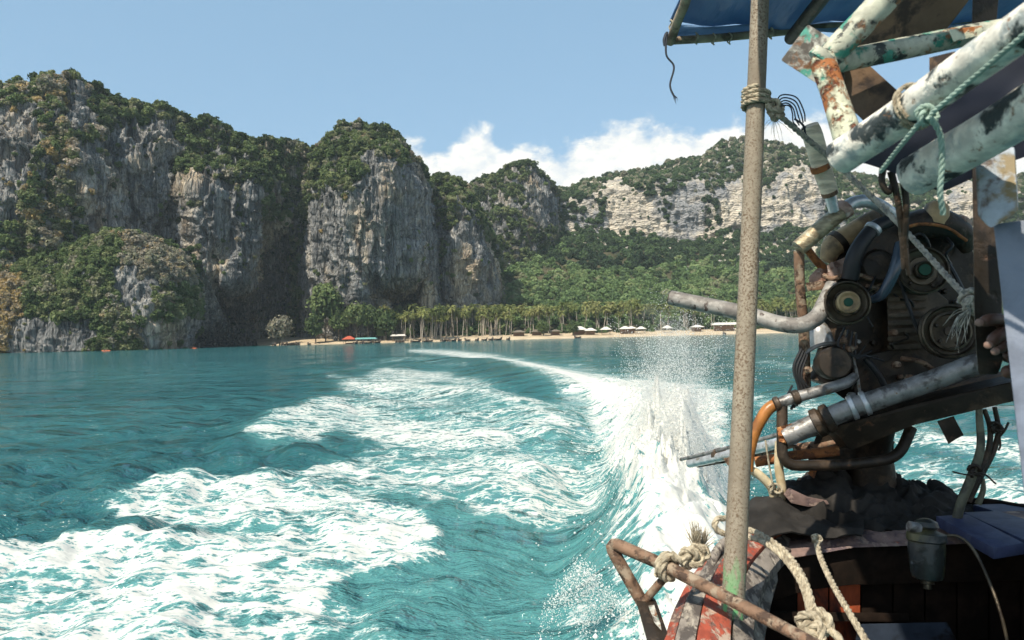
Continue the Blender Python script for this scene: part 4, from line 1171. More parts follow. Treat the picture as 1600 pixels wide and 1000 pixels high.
mist = link('spray_mist', mesh_from('spray_mist', V, Fc, mm, smooth=False)); mist.location = ((1044 - 800) / FPX * 9.3, 9.3, 0.0)
tag(mist, 'fine white mist hanging in the spray behind the propeller', 'mist', kind='stuff')
# ================================================================== THE BOAT: MATERIALS
RUST = (0.17, 0.065, 0.025); DARKR = (0.055, 0.032, 0.022)
M_POLE, t = new_mat('rusty_galvanised_pole')
pos = t.n('ShaderNodeNewGeometry').outputs['Position']
v = t.noise(t.coords((1, 1, 1), vec=pos), 190, 5, 0.66); v2 = t.noise(t.coords((1, 1, .5), vec=pos), 9, 4, 0.6); v3 = t.noise(t.coords((1, 1, .4), vec=pos), 22, 5, 0.65)
c = t.mix(t.smooth(v2, 0.3, 0.7), (0.20, 0.165, 0.12), (0.33, 0.285, 0.215))
c = t.mix(t.smooth(t.math('ADD', v, t.math('MULTIPLY', v2, 0.35)), 0.66, 0.84), c, (0.13, 0.085, 0.052))
c = t.mix(t.smooth(v, 0.40, 0.28, 0, 0.6), c, (0.44, 0.39, 0.31))
sepz = t.n('ShaderNodeSeparateXYZ'); t.link(pos, sepz.inputs[0])
low = t.smooth(sepz.outputs[2], 1.42, 1.66, 1.0, 0.0)
c = t.mix(t.math('MULTIPLY', t.smooth(v3, 0.50, 0.56), low), c, (0.10, 0.42, 0.16))
t.out(t.bsdf(c, 0.72, 0.0, t.bump(v, 0.5, 0.003), 0.35))
M_FRAME = peel('flaking_white_paint', (0.74, 0.70, 0.60), [((0.40, 0.43, 0.41), 8, 0.56, 0.08), ((0.10, 0.30, 0.24), 4, 0.70, 0.03), ((0.24, 0.13, 0.06), 16, 0.66, 0.05), ((0.035, 0.045, 0.045), 6, 0.555, 0.04), ((0.28, 0.12, 0.04), 13, 0.68, 0.04)], 0.6, scale=3.4, bump=0.5, stretch=(1, 1, 1))
M_FRAMEG = peel('flaking_green_paint', (0.46, 0.46, 0.36), [((0.055, 0.26, 0.19), 8, 0.55, 0.04), ((0.05, 0.055, 0.05), 13, 0.57, 0.03), ((0.30, 0.13, 0.045), 11, 0.62, 0.05)], 0.6, scale=3.4, bump=0.5)
M_FRAMER = peel('blistered_rust_paint', (0.55, 0.55, 0.40), [((0.34, 0.12, 0.035), 14, 0.53, 0.05), ((0.16, 0.045, 0.02), 16, 0.55, 0.04), ((0.09, 0.30, 0.22), 7, 0.64, 0.03)], 0.7, scale=2.2, bump=0.9, bd=0.006)
M_BROWN = peel('rust_brown_and_bar_shade', (0.13, 0.085, 0.055), [((0.21, 0.13, 0.075), 6, 0.55, 0.08), ((0.05, 0.035, 0.028), 10, 0.57, 0.05)], 0.75, scale=1.5)  # brown metal and board; also carries the painted shade on the flat bar
M_PLATE = peel('worn_flat_bar', (0.50, 0.49, 0.43), [((0.10, 0.085, 0.07), 7, 0.53, 0.06), ((0.09, 0.34, 0.26), 6, 0.64, 0.03), ((0.20, 0.10, 0.05), 9, 0.60, 0.05)], 0.6, scale=3.4)
M_RUSTP = peel('rusty_tube', (0.20, 0.12, 0.075), [((0.31, 0.24, 0.17), 12, 0.54, 0.06), ((0.075, 0.045, 0.03), 20, 0.55, 0.05)], 0.7, 0.1, scale=2.0, bump=0.6)
M_RUSTO = peel('orange_rust', (0.30, 0.115, 0.04), [((0.14, 0.06, 0.03), 14, 0.54, 0.05), ((0.42, 0.22, 0.09), 22, 0.62, 0.04)], 0.85, scale=2.0, bump=0.7)
M_STEEL = peel('scuffed_steel_pipe', (0.27, 0.262, 0.25), [((0.10, 0.092, 0.085), 9, 0.54, 0.06), ((0.22, 0.13, 0.07), 16, 0.66, 0.04)], 0.42, 0.40, scale=2.0)
M_CHROME = peel('bright_steel', (0.55, 0.56, 0.57), [((0.30, 0.27, 0.22), 12, 0.60, 0.06)], 0.34, 0.5, scale=2.0)
M_BRASS = peel('tarnished_tube', (0.36, 0.31, 0.20), [((0.20, 0.15, 0.09), 8, 0.52, 0.08), ((0.46, 0.42, 0.30), 14, 0.60, 0.05)], 0.45, 0.4, scale=1.6, stretch=(1, 1, 3))
M_OIL = peel('oily_black_iron', (0.030, 0.022, 0.015), [((0.075, 0.050, 0.032), 9, 0.56, 0.08), ((0.11, 0.055, 0.03), 18, 0.66, 0.05)], 0.5, 0.2, scale=1.5, bump=0.6)
M_BLACK = plain('black_rubber', (0.018, 0.018, 0.019), 0.45)
M_GLOSSB = plain('glossy_dark_hose', (0.04, 0.055, 0.075), 0.18, 0, 0.6)
M_TAN = peel('tan_plastic', (0.42, 0.29, 0.15), [((0.16, 0.115, 0.07), 6, 0.53, 0.08)], 0.55, scale=1.2)
M_PINK = peel('heat_bleached_iron', (0.42, 0.29, 0.235), [((0.19, 0.10, 0.07), 10, 0.56, 0.06), ((0.55, 0.46, 0.40), 14, 0.62, 0.05)], 0.8, scale=2.0, bump=0.6)
M_EXH = peel('sooty_exhaust_pipe', (0.31, 0.295, 0.27), [((0.175, 0.16, 0.145), 7, 0.53, 0.08), ((0.09, 0.065, 0.055), 20, 0.61, 0.05)], 0.65, 0.2, scale=2.0, bump=0.5)
M_GREEN = plain('green_cap', (0.012, 0.065, 0.038), 0.7)
M_PULLEY = peel('pulley_iron', (0.085, 0.068, 0.046), [((0.04, 0.03, 0.022), 9, 0.55, 0.08)], 0.42, 0.6, scale=2.0)
M_RIB = peel('ribbed_cover', (0.12, 0.09, 0.06), [((0.06, 0.045, 0.033), 7, 0.55, 0.1)], 0.6, 0.1, scale=1.5)
M_ROPE = peel('manila_rope', (0.43, 0.37, 0.265), [((0.25, 0.205, 0.14), 20, 0.55, 0.08)], 0.9, scale=4, bump=0.8, bd=0.002)
M_ROPEG = peel('grey_rope', (0.38, 0.345, 0.28), [((0.17, 0.165, 0.15), 20, 0.55, 0.08)], 0.9, scale=4, bump=0.8, bd=0.002)
M_CORDG = plain('pale_green_cord', (0.30, 0.40, 0.33), 0.7)
M_CORDB = plain('blue_black_cord', (0.035, 0.042, 0.055), 0.7)
M_TAPE = peel('cream_tape_wrap', (0.70, 0.59, 0.44), [((0.46, 0.39, 0.29), 6, 0.54, 0.08)], 0.7, scale=1.0, stretch=(1, 1, 6), bump=0.6)
M_HOSEO = peel('amber_hose', (0.36, 0.145, 0.035), [((0.19, 0.075, 0.025), 6, 0.55, 0.1)], 0.35, scale=1.5)
M_HOSEW = peel('cloudy_hose', (0.58, 0.49, 0.32), [((0.42, 0.31, 0.17), 6, 0.55, 0.1)], 0.35, scale=1.5)
M_HOSEG = peel('mossy_hose', (0.115, 0.115, 0.075), [((0.05, 0.048, 0.035), 8, 0.52, 0.08)], 0.6, scale=1.5)
M_REDP = peel('peeling_red_plank', (0.32, 0.065, 0.035), [((0.40, 0.30, 0.23), 11, 0.55, 0.05), ((0.15, 0.095, 0.075), 9, 0.57, 0.05), ((0.50, 0.12, 0.04), 5, 0.60, 0.08)], 0.75, scale=2.0, bump=0.8, stretch=(1.6, .7, 1.2))
M_GREYP = peel('bare_grey_plank', (0.25, 0.215, 0.18), [((0.085, 0.07, 0.06), 10, 0.50, 0.05), ((0.40, 0.35, 0.285), 13, 0.60, 0.05)], 0.85, scale=2.0, bump=0.8, stretch=(1.6, .6, 1.2))
M_BEAM = peel('weathered_purple_beam', (0.205, 0.135, 0.115), [((0.10, 0.07, 0.075), 7, 0.54, 0.06), ((0.33, 0.235, 0.19), 12, 0.58, 0.05), ((0.32, 0.09, 0.05), 9, 0.66, 0.04)], 0.85, scale=2.0, bump=0.8)
M_HOLD = peel('shade_dark_hold_wood', (0.022, 0.014, 0.010), [((0.011, 0.008, 0.006), 5, 0.52, 0.1)], 0.9, spec=0.1, scale=1.5)  # wood tone darkened to carry the shade of the hold
M_REDW = peel('red_paint_sun_patch', (0.42, 0.085, 0.028), [((0.10, 0.03, 0.02), 7, 0.54, 0.08)], 0.7, scale=1.5, stretch=(1, 1, .4))
M_BLUEW = peel('blue_deck_paint', (0.034, 0.042, 0.092), [((0.055, 0.066, 0.12), 7, 0.55, 0.08), ((0.04, 0.045, 0.08), 13, 0.63, 0.04)], 0.6, scale=1.8)
M_BLUED = peel('dim_blue_paint', (0.030, 0.040, 0.058), [((0.014, 0.014, 0.016), 8, 0.55, 0.06)], 0.8, spec=0.1)
M_POST = peel('shade_toned_post', (0.17, 0.195, 0.25), [((0.215, 0.24, 0.29), 5, 0.56, 0.1), ((0.17, 0.12, 0.075), 9, 0.72, 0.03)], 0.6, scale=1.5)  # white post toned blue-grey, its shade put into the colour
M_BOX = peel('rusty_blue_box', (0.34, 0.38, 0.42), [((0.24, 0.18, 0.09), 7, 0.52, 0.04), ((0.085, 0.05, 0.03), 6, 0.58, 0.04)], 0.6, scale=1.8)
M_COVER, t = new_mat('black_canvas')
pos = t.n('ShaderNodeNewGeometry').outputs['Position']
wv1 = t.noise(t.coords((1, 1, 1), vec=pos), 300, 2, 0.5); wv2 = t.noise(t.coords((1, 1, 1), vec=pos), 7, 5, 0.6)
t.out(t.bsdf(t.mix(t.smooth(wv2, 0.3, 0.7), (0.016, 0.0145, 0.013), (0.042, 0.038, 0.034)), 0.85, 0, t.bump(t.math('ADD', wv1, t.math('MULTIPLY', wv2, 2.0)), 0.5, 0.004), 0.15))
M_TARP, t = new_mat('blue_tarpaulin')
pos = t.n('ShaderNodeNewGeometry').outputs['Position']
f1 = t.noise(t.coords((3, 1, 1), vec=pos), 2.2, 5, 0.6)
c = t.mix(t.smooth(f1, 0.3, 0.7), (0.10, 0.185, 0.32), (0.17, 0.27, 0.41))
s1 = t.bsdf(c, 0.38, 0, t.bump(t.noise(t.coords((6, 1.5, 1), vec=pos), 5, 4), 0.4, 0.02), 0.5)
tr = t.n('ShaderNodeBsdfTranslucent'); t.link(c, tr.inputs[0])
t.out(t.mixsh(0.42, s1, tr.outputs[0]))
M_NAVY = plain('navy_sheet', (0.007, 0.010, 0.022), 0.6)
M_BAMBOO = peel('weathered_bamboo', (0.33, 0.265, 0.18), [((0.15, 0.11, 0.075), 8, 0.54, 0.06)], 0.8, scale=1.5)
M_GLASS = peel('dusty_filter_bowl', (0.028, 0.031, 0.028), [((0.10, 0.095, 0.045), 4, 0.55, 0.08), ((0.20, 0.22, 0.23), 15, 0.65, 0.04), ((0.045, 0.05, 0.05), 8, 0.55, 0.06)], 0.3, 0.1, scale=2.0)

# ------------------------------------------------------------------ pixel-placed shapes at real depths
def PP(L): return [P(*p) for p in L]
def tpx(L, rpx, n=None, seg=14, smooth=True):
    """tube through photo points (px, py, depth); rpx = half width in photo pixels"""
    n = n or max(2, (len(L) - 1) * 8 + 1 if smooth else len(L))
    path = catmull(PP(L), n)
    rp = [rpx] * len(L) if not hasattr(rpx, '__len__') else list(rpx)
    q = np.linspace(0, len(L) - 1, n)
    dd = np.interp(q, range(len(L)), [p[2] for p in L]); rr = np.interp(q, range(len(L)), rp)
    return tube(path, list(rr * dd / FPX), seg)
def pipe(L, rpx, bend=3, seg=14):
    """tube with straight runs and short rounded bends"""
    W = PP(L); pts = [W[0]]; rr = [rpx * L[0][2] / FPX]
    for i in range(1, len(W) - 1):
        a, b, c = W[i - 1], W[i], W[i + 1]; R = rpx * L[i][2] / FPX * bend
        u = (a - b); v = (c - b); R = min(R, u.length * .48, v.length * .48)
        p0 = b + u.normalized() * R; p1 = b + v.normalized() * R
        for k in range(6):
            f = k / 5; pts.append(p0 * (1 - f) ** 2 + b * 2 * f * (1 - f) + p1 * f * f); rr.append(rpx * L[i][2] / FPX)
    pts.append(W[-1]); rr.append(rpx * L[-1][2] / FPX)
    return tube(pts, rr, seg)
def slab(poly, d, thick):
    """polygon in photo pixels (depth d or one per corner) with thickness away from the camera"""
    dd = d if hasattr(d, '__len__') else [d] * len(poly)
    cx_ = sum(p[0] for p in poly) / len(poly); cy_ = sum(p[1] for p in poly) / len(poly); dm = sum(dd) / len(dd)
    return prism([P(a, b, e) for (a, b), e in zip(poly, dd)], P(cx_, cy_, dm + thick) - P(cx_, cy_, dm))
def rope(path, r, turns_per_m=None, strands=3, seg=7):
    """laid rope: strands twisted round each other"""
    L = sum((path[i + 1] - path[i]).length for i in range(len(path) - 1))
    n = max(len(path), int(L / (r * 0.9)) + 2); n = min(n, 260)
    pts = catmull(path, n); T_, Ns = frames(pts); out = []
    tw = 2 * math.pi / (r * 7.0)
    for s in range(strands):
        q = []; dist = 0
        for i, p in enumerate(pts):
            if i: dist += (p - pts[i - 1]).length
            a = tw * dist + 2 * math.pi * s / strands
            b = T_[i].cross(Ns[i])
            q.append(p + (Ns[i] * math.cos(a) + b * math.sin(a)) * r * 0.48)
        out.append(tube(q, r * 0.58, seg))
    return join(*out)
def rpx_rope(L, rpx):
    d = sum(p[2] for p in L) / len(L)
    return rope(catmull(PP(L), len(L) * 6), rpx * d / FPX)
def knot_path(c, s, seed=0, X=None, Y=None, Z=None, n=40):
    r = random.Random(seed); X = X or R_; Y = Y or U_; Z = Z or F_; out = []
    for i in range(n):
        a = 4 * math.pi * i / (n - 1) + seed
        k = 1 + 0.45 * math.cos(1.5 * a)
        out.append(Vector(c) + X * (s * k * math.cos(a)) + Y * (s * k * math.sin(a) * .9) + Z * (s * .55 * math.sin(1.5 * a)))
    return out
def wisps(c, d, n, Ln, r, spread, seed, sag=0.3):
    rr = random.Random(seed); out = []; d = Vector(d).normalized()
    for k in range(n):
        v = (d + Vector((rr.gauss(0, spread), rr.gauss(0, spread), rr.gauss(0, spread)))).normalized(); L_ = Ln * rr.uniform(.55, 1.1)
        m = Vector(c) + v * L_ * .5 + Vector((rr.gauss(0, .06), rr.gauss(0, .06), rr.gauss(0, .06))) * L_
        out.append(tube(catmull([Vector(c), m, Vector(c) + v * L_ + Vector((0, 0, -sag * L_))], 6), [r, r, r * .9, r * .8, r * .6, r * .3], 4))
    return join(*out)
def sheet(rows, nu, nv, amp, sc, seed, thick=0.006, wr=(1, 1)):
    """draped cloth: control rows of (px,py,d) -> wrinkled sheet with thickness"""
    A = np.array(rows, float); W = PN(A[..., 0], A[..., 1], A[..., 2])
    u = np.linspace(0, 1, W.shape[0]); v = np.linspace(0, 1, W.shape[1]); uu = np.linspace(0, 1, nu); vv = np.linspace(0, 1, nv)
    B = np.stack([np.stack([np.interp(vv, v, W[i, :, k]) for i in range(W.shape[0])], 0) for k in range(3)], -1)
    G = np.stack([np.stack([np.interp(uu, u, B[:, j, k]) for j in range(nv)], 1) for k in range(3)], -1)
    for _ in range(6):
        G[1:-1] = .25 * G[:-2] + .5 * G[1:-1] + .25 * G[2:]; G[:, 1:-1] = .25 * G[:, :-2] + .5 * G[:, 1:-1] + .25 * G[:, 2:]
    N_ = np.cross(np.gradient(G, axis=0), np.gradient(G, axis=1)); N_ /= np.linalg.norm(N_, axis=-1, keepdims=True) + 1e-9
    if N_[..., 2].mean() < 0: N_ = -N_
    f = G.reshape(-1, 3) / sc
    rd = (1 - 2.4 * np.abs(fbm(f * np.array([wr[0], wr[1], 1.0]), 3, seed))) + .4 * fbm(f * 3, 2, seed + 4)
    G = G + N_ * (amp * rd.reshape(nu, nv))[..., None]
    n = nu * nv; V = np.concatenate([G.reshape(-1, 3), (G - N_ * thick).reshape(-1, 3)])
    Fa = grid_faces(nu, nv); Fc = [tuple(q) for q in Fa.tolist()] + [tuple(reversed([i + n for i in q])) for q in Fa.tolist()]
    bd = [i * nv for i in range(nu)] + [(nu - 1) * nv + j for j in range(1, nv)] + [i * nv + nv - 1 for i in range(nu - 2, -1, -1)] + [j for j in range(nv - 2, 0, -1)]
    Fc += [(bd[i], bd[(i + 1) % len(bd)], bd[(i + 1) % len(bd)] + n, bd[i] + n) for i in range(len(bd))]
    return [tuple(p) for p in V.tolist()], Fc

# ================================================================== HULL
boat = thing('longtail_boat', 'weathered wooden stern of the longtail boat with peeling red planks', 'boat', (0.9, 2.0, 0.2))
# rim of the hull: boards running from below the camera back to the stern, curved
Lf = [(985, 1240, 1.15), (1018, 1060, 1.45), (1036, 1000, 1.60), (1052, 950, 1.74), (1078, 900, 1.92), (1106, 866, 2.06), (1140, 832, 2.26), (1180, 812, 2.44)]
Rt = [(1215, 1240, 1.10), (1186, 1060, 1.40), (1178, 1000, 1.55), (1182, 950, 1.70), (1196, 905, 1.86), (1216, 876, 2.0), (1236, 858, 2.12), (1262, 846, 2.24)]
def rim_board(f0, f1, lift=0.0, th=0.028, n=40):
    def curve(f): return catmull([P(*a).lerp(P(*b), f) + Vector((0, 0, .035 * math.sin(math.pi * f) + lift)) for a, b in zip(Lf, Rt)], n)
    A, B = curve(f0), curve(f1); V = []; Fc = []
    for a, b in zip(A, B):
        V += [a, b, b - Vector((0, 0, th)), a - Vector((0, 0, th))]
    for i in range(n - 1):
        for k in range(4): Fc.append((i * 4 + k, i * 4 + (k + 1) % 4, i * 4 + 4 + (k + 1) % 4, i * 4 + 4 + k))
    Fc += [(3, 2, 1, 0), tuple(range(4 * n - 4, 4 * n))]
    return V, Fc
for f0, f1, m_, lf in ((0.0, 0.14, M_REDP, -.006), (0.155, 0.40, M_GREYP, 0.0), (0.415, 0.76, M_REDP, .005), (0.775, 1.0, M_GREYP, -.002)):
    part('plank', rim_board(f0, f1, lf), m_, boat, bevel=0.004)
# broken scales of paint and filler on the rim
rr = random.Random(8)
# outer skin going down to the water and inner skin of the hold
def skin_strip(curve, dx0, dz0, dx1, dz1, n=24):
    C1 = catmull(PP(curve), n); V = []; Fc = []
    for p in C1: V += [p + Vector((dx0, 0, dz0)), p + Vector((dx1, 0, dz1))]
    V += [v + Vector((.03, 0, 0)) for v in V]; k = 2 * n
    for i in range(n - 1):
        a = 2 * i; Fc += [(a, a + 1, a + 3, a + 2), (a + k, a + 2 + k, a + 3 + k, a + 1 + k)]
        Fc += [(a, a + 2, a + 2 + k, a + k), (a + 1, a + 1 + k, a + 3 + k, a + 3)]
    Fc += [(0, k, k + 1, 1), (2 * n - 2, 2 * n - 1, 2 * n - 1 + k, 2 * n - 2 + k)]
    return V, Fc
for i in range(5):
    z0, z1 = -.03 - .26 * i, -.03 - .26 * (i + 1) + .012
    part('side_plank', skin_strip(Lf, .012 + .05 * i, z0, .012 + .05 * (i + 1), z1), M_REDP if i % 2 else M_GREYP, boat)
# grey knee timber inside the rim
part('knee_timber', slab([(1172, 905), (1196, 872), (1214, 892), (1216, 905), (1200, 960), (1188, 1040), (1150, 1060), (1160, 960)], [1.9, 2.0, 2.0, 1.98, 1.85, 1.62, 1.5, 1.75], .07), M_GREYP, boat, bevel=.008)
# beam across the stern
part('stern_beam', prism(PP([(1188, 866, 2.12), (1235, 852, 2.14), (1330, 838, 2.14), (1460, 826, 2.14), (1640, 815, 2.14), (1640, 846, 2.10), (1460, 852, 2.10), (1335, 856, 2.10), (1290, 864, 2.10), (1228, 874, 2.10), (1200, 888, 2.10)]), Vector((0.02, .14, 0))), M_BEAM, boat, bevel=.006)
# bulkhead boards under the beam, red paint kept to the sun patch, shade painted dark elsewhere
for i in range(9):
    x0 = 1196 + i * 50
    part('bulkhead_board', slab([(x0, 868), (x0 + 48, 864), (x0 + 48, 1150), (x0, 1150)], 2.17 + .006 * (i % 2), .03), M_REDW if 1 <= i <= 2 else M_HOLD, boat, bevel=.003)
part('header_board', slab([(1200, 880), (1330, 856), (1640, 842), (1640, 905), (1330, 914), (1262, 922), (1200, 940)], 2.125, .025), M_HOLD, boat, bevel=.003)  # added dark board, stands in for the shade above the sun patch
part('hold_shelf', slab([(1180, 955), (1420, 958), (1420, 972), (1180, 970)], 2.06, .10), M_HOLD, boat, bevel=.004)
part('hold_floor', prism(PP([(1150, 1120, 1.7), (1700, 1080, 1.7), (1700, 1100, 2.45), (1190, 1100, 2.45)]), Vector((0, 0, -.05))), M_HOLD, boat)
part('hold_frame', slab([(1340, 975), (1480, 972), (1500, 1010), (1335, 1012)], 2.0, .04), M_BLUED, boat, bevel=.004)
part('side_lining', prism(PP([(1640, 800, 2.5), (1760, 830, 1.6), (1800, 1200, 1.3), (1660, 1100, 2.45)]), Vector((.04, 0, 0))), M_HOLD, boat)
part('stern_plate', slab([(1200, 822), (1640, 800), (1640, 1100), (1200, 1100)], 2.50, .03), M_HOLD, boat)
# blue deck boards on the right of the stern
for a, b, c, d in (((1462, 806, 2.14), (1512, 803, 2.14), (1600, 848, 1.9), (1552, 856, 1.9)), ((1505, 800, 2.22), (1560, 798, 2.22), (1690, 838, 1.95), (1606, 846, 1.92)), ((1520, 788, 2.4), (1600, 786, 2.4), (1760, 828, 2.05), (1640, 826, 2.08))):
    part('deck_board', prism(PP([a, b, c, d]), Vector((0, 0, -.03))), M_BLUEW, boat, bevel=.004)
part('gunwale', tpx([(1490, 783, 2.55), (1545, 786, 2.45), (1600, 796, 2.35), (1720, 815, 2.2)], [6, 7, 8, 9], seg=8), M_HOLD, boat)
part('stern_deck', prism(PP([(1180, 838, 2.20), (1640, 812, 2.20), (1640, 790, 2.75), (1240, 800, 2.75)]), Vector((0, 0, -.03))), M_HOLD, boat)

# ================================================================== BLACK CANVAS AND DARK HEAP ON THE STERN
rows = []
for px_, t0, b0 in ((1160, 790, 850), (1180, 776, 846), (1200, 771, 841), (1218, 772, 836), (1236, 782, 833), (1256, 790, 832), (1280, 800, 835), (1310, 806, 838), (1350, 806, 836)):
    rows.append([(px_ - 4, b0 + 3, 2.10), (px_, b0 - 6, 2.12), (px_, b0 * .62 + t0 * .38, 2.17), (px_, b0 * .25 + t0 * .75, 2.27), (px_ + 2, t0, 2.40), (px_ + 6, t0 + 12, 2.56)])
part('black_canvas', sheet(rows, 120, 70, .016, .13, 5, wr=(1, .6)), M_COVER, None, angle=60)
tag(bpy.data.objects['black_canvas'], 'crumpled black canvas cover lying on the sunlit corner of the stern', 'canvas')
rows = []
for px_, t0 in ((1228, 770), (1244, 758), (1262, 746), (1284, 734), (1310, 728), (1345, 728), (1378, 730), (1396, 748), (1412, 762), (1432, 764), (1450, 768), (1468, 766), (1486, 782), (1500, 792), (1520, 800)):
    rows.append([(px_, 842, 2.16), (px_, 825, 2.22), (px_, max(t0 + 22, 790), 2.34), (px_, t0 + 8, 2.46), (px_, t0, 2.55), (px_ + 4, t0 + 18, 2.7)])
part('engine_cover', sheet(rows, 150, 80, .038, .10, 9), M_COVER, None, angle=60)
tag(bpy.data.objects['engine_cover'], 'dark heap of oily cover cloth in the shade under the engine', 'cloth')
part('loose_board', slab([(1224, 772), (1232, 762), (1262, 776), (1292, 782), (1296, 788), (1262, 792), (1236, 786)], 2.30, .03), M_BEAM, None, bevel=.004)
tag(bpy.data.objects['loose_board'], 'brown dusty board poking out above the black canvas', 'board')

# ================================================================== SUPPORT POLE
part('support_pole', tpx([(1190, -60, 1.86), (1168, 470, 1.75), (1140, 1060, 1.62)], [13.5, 15, 18.5], 60, 24), M_POLE, None)
pole = tag(bpy.data.objects['support_pole'], 'tall rusty steel pole with green paint low down, holding the canopy', 'pole')
def pole_at(py_): 
    f = (py_ + 60) / 1120.0
    return P(np.interp(py_, [-60, 470, 1060], [1190, 1168, 1140]), py_, np.interp(py_, [-60, 470, 1060], [1.86, 1.75, 1.62]))

# rope lashed round the pole, its knot, and the line running back to the engine
lash = thing('pole_lashing', 'tan rope wound round the rusty pole, knotted at its right', 'rope', pole_at(155))
ax = (pole_at(140) - pole_at(170)).normalized(); e1 = ax.orthogonal().normalized(); e2 = ax.cross(e1); pr_ = 15 * 1.82 / FPX
hel = []
for i in range(120):
    a = i / 119 * 2 * math.pi * 3.6; c0 = pole_at(168) .lerp(pole_at(142), i / 119)
    hel.append(c0 + (e1 * math.cos(a) + e2 * math.sin(a)) * (pr_ + .0062))
part('coil', rope(hel, .0062), M_ROPE, lash)
part('knot', join(rope(knot_path(P(1210, 168, 1.80), .014, 1), .006), rope(knot_path(P(1213, 178, 1.80), .011, 3), .006), rope(catmull([pole_at(166) + R_ * .02 - F_ * .02, P(1202, 170, 1.79), P(1212, 172, 1.79)], 8), .006)), M_ROPE, lash)
part('frayed_strands', wisps(P(1210, 185, 1.8), -U_, 9, .05, .0006, .5, 2), M_ROPE, lash)
cords = []
for k in range(5):
    o_ = k * 3
    cords.append(tpx([(1212, 166, 1.8), (1220 + o_, 149 + k * 4, 1.79), (1244 - o_ * .5, 152 + k * 6, 1.78), (1256 - o_ * 1.4, 174 + k * 4, 1.78), (1258 - o_, 190 + k * 2, 1.78)], 1.1, seg=6))
part('cord_tuft', join(*cords), M_CORDB, lash)
back_line = thing('stay_rope', 'grey rope running from the pole down across the engine to the right', 'rope', P(1215, 180, 1.8))
part('line', rpx_rope([(1222, 184, 1.80), (1260, 216, 1.84), (1300, 250, 1.86), (1345, 292, 1.84), (1400, 345, 1.78), (1460, 410, 1.68), (1520, 476, 1.55)], 4.6), M_ROPEG, back_line)
part('knot', join(rope(knot_path(P(1520, 470, 1.53), .017, 2), .0075), rope(knot_path(P(1530, 478, 1.53), .013, 4), .0075)), M_ROPEG, back_line)
part('frayed_end', join(wisps(P(1516, 482, 1.52), -U_ - R_ * .5, 14, .075, .0011, .35, 5), wisps(P(1530, 480, 1.52), U_ * .4 + R_, 8, .05, .0008, .5, 6)), M_ROPEG, back_line)
part('tail', rpx_rope([(1532, 484, 1.53), (1546, 496, 1.5), (1558, 516, 1.48)], 5), M_ROPEG, back_line)
part('thin_cords', join(tpx([(1242, 186, 1.79), (1255, 196, 1.82), (1259, 214, 1.84)], 1.8, seg=6), tpx([(1259, 198, 1.83), (1252, 206, 1.83), (1262, 218, 1.84)], 1.5, seg=6)), M_CORDB, back_line)

# ================================================================== BLUE CANOPY
ZC = 3.2
can = thing('canopy', 'blue tarpaulin canopy with a bamboo edge pole over the stern', 'canopy', P(1047, 62, 2.62))
CL = P(1050, 56, 2.62)
zc = CL.z
def cz(x_, y_): return zc + 0.03 * math.sin(1.3 * x_) - .012 * (y_ - 2.6)
outline = [(2.65, .62), (1.75, .62), (1.30, .10), (.82, .10)]
xs_l = lambda y_: float(np.interp(y_, [.75, 1.03, 1.17, 1.26, 1.52, 1.76, 2.7], [.10, .10, .13, .22, .40, CL.x - .01, CL.x]))  # forward flare lies out of view, shaped to set where the shadow edge falls
ny, nx = 46, 60; V = []
for j in range(ny):
    y_ = .80 + (2.63 - .80) * j / (ny - 1); x0 = xs_l(y_)
    for i in range(nx):
        f = i / (nx - 1); x_ = x0 + (2.9 - x0) * f
        w_ = .018 * math.sin(9 * x_ + 2 * math.sin(3 * y_)) * (1 - .5 * f) + .010 * math.sin(23 * x_ + 5 * y_) + .03 * math.sin(math.pi * j / (ny - 1))
        V.append((x_, y_, cz(x_, y_) + w_ + .02))
n_ = len(V); V += [(a, b, c - .003) for a, b, c in V]
Fq = [tuple(q) for q in grid_faces(ny, nx).tolist()]; Fq += [tuple(reversed([i + n_ for i in q])) for q in Fq]
part('tarpaulin', (V, Fq), M_TARP, can, angle=70)
# folded hem hanging at the rear edge
hem = []; hf = []
for i in range(60):
    x_ = CL.x + .015 + (2.9 - CL.x) * i / 59
    for k in range(5): hem.append((x_, 2.63 + .012 * math.sin(k * 1.4 + 11 * x_), cz(x_, 2.63) + .028 - k * .011 - .006 * math.sin(17 * x_)))
for i in range(59):
    for k in range(4): hf.append((i * 5 + k, (i + 1) * 5 + k, (i + 1) * 5 + k + 1, i * 5 + k + 1))
part('hem', (hem, hf), M_TARP, can)
part('edge_pole', tpx([(1044, 64, 2.64), (1110, 60, 2.64), (1180, 54, 2.65), (1300, 42, 2.66), (1480, 32, 2.66), (1680, 24, 2.66)], [6, 6.2, 6, 6.5, 6, 6], seg=12), M_BAMBOO, can)
part('side_pole', tpx([(1047, 66, 2.64), (1060, 30, 2.52), (1074, -8, 2.40), (1100, -120, 2.1)], [7, 7.5, 8, 9], seg=12), M_BAMBOO, can)
part('roof_bar', tube([Vector((CL.x + .33, .85, zc + .0)), Vector((CL.x + .42, 2.6, zc - .02))], .022, 12), M_OIL, can)
ties = []
for px_, py_ in ((1049, 38), (1052, 52), (1088, 58), (1115, 59), (1140, 58), (1205, 50)):
    c0 = P(px_, py_ + 2, 2.63); ties.append(tube([c0 + (R_ * 0 + U_ * math.cos(a) + F_ * math.sin(a)) * .019 + R_ * .004 * math.sin(3 * a) for a in np.linspace(0, 6.28, 14)], .0028, 6))
part('tie', join(*ties), M_ROPE, can)
part('hanging_string', tpx([(1042, 50, 2.6), (1041, 85, 2.6), (1053, 104, 2.6), (1047, 132, 2.6), (1052, 148, 2.6), (1058, 153, 2.6)], [2.0, 1.5, 1.5, 1.5, 1.6, .8], seg=6), M_CORDB, None)
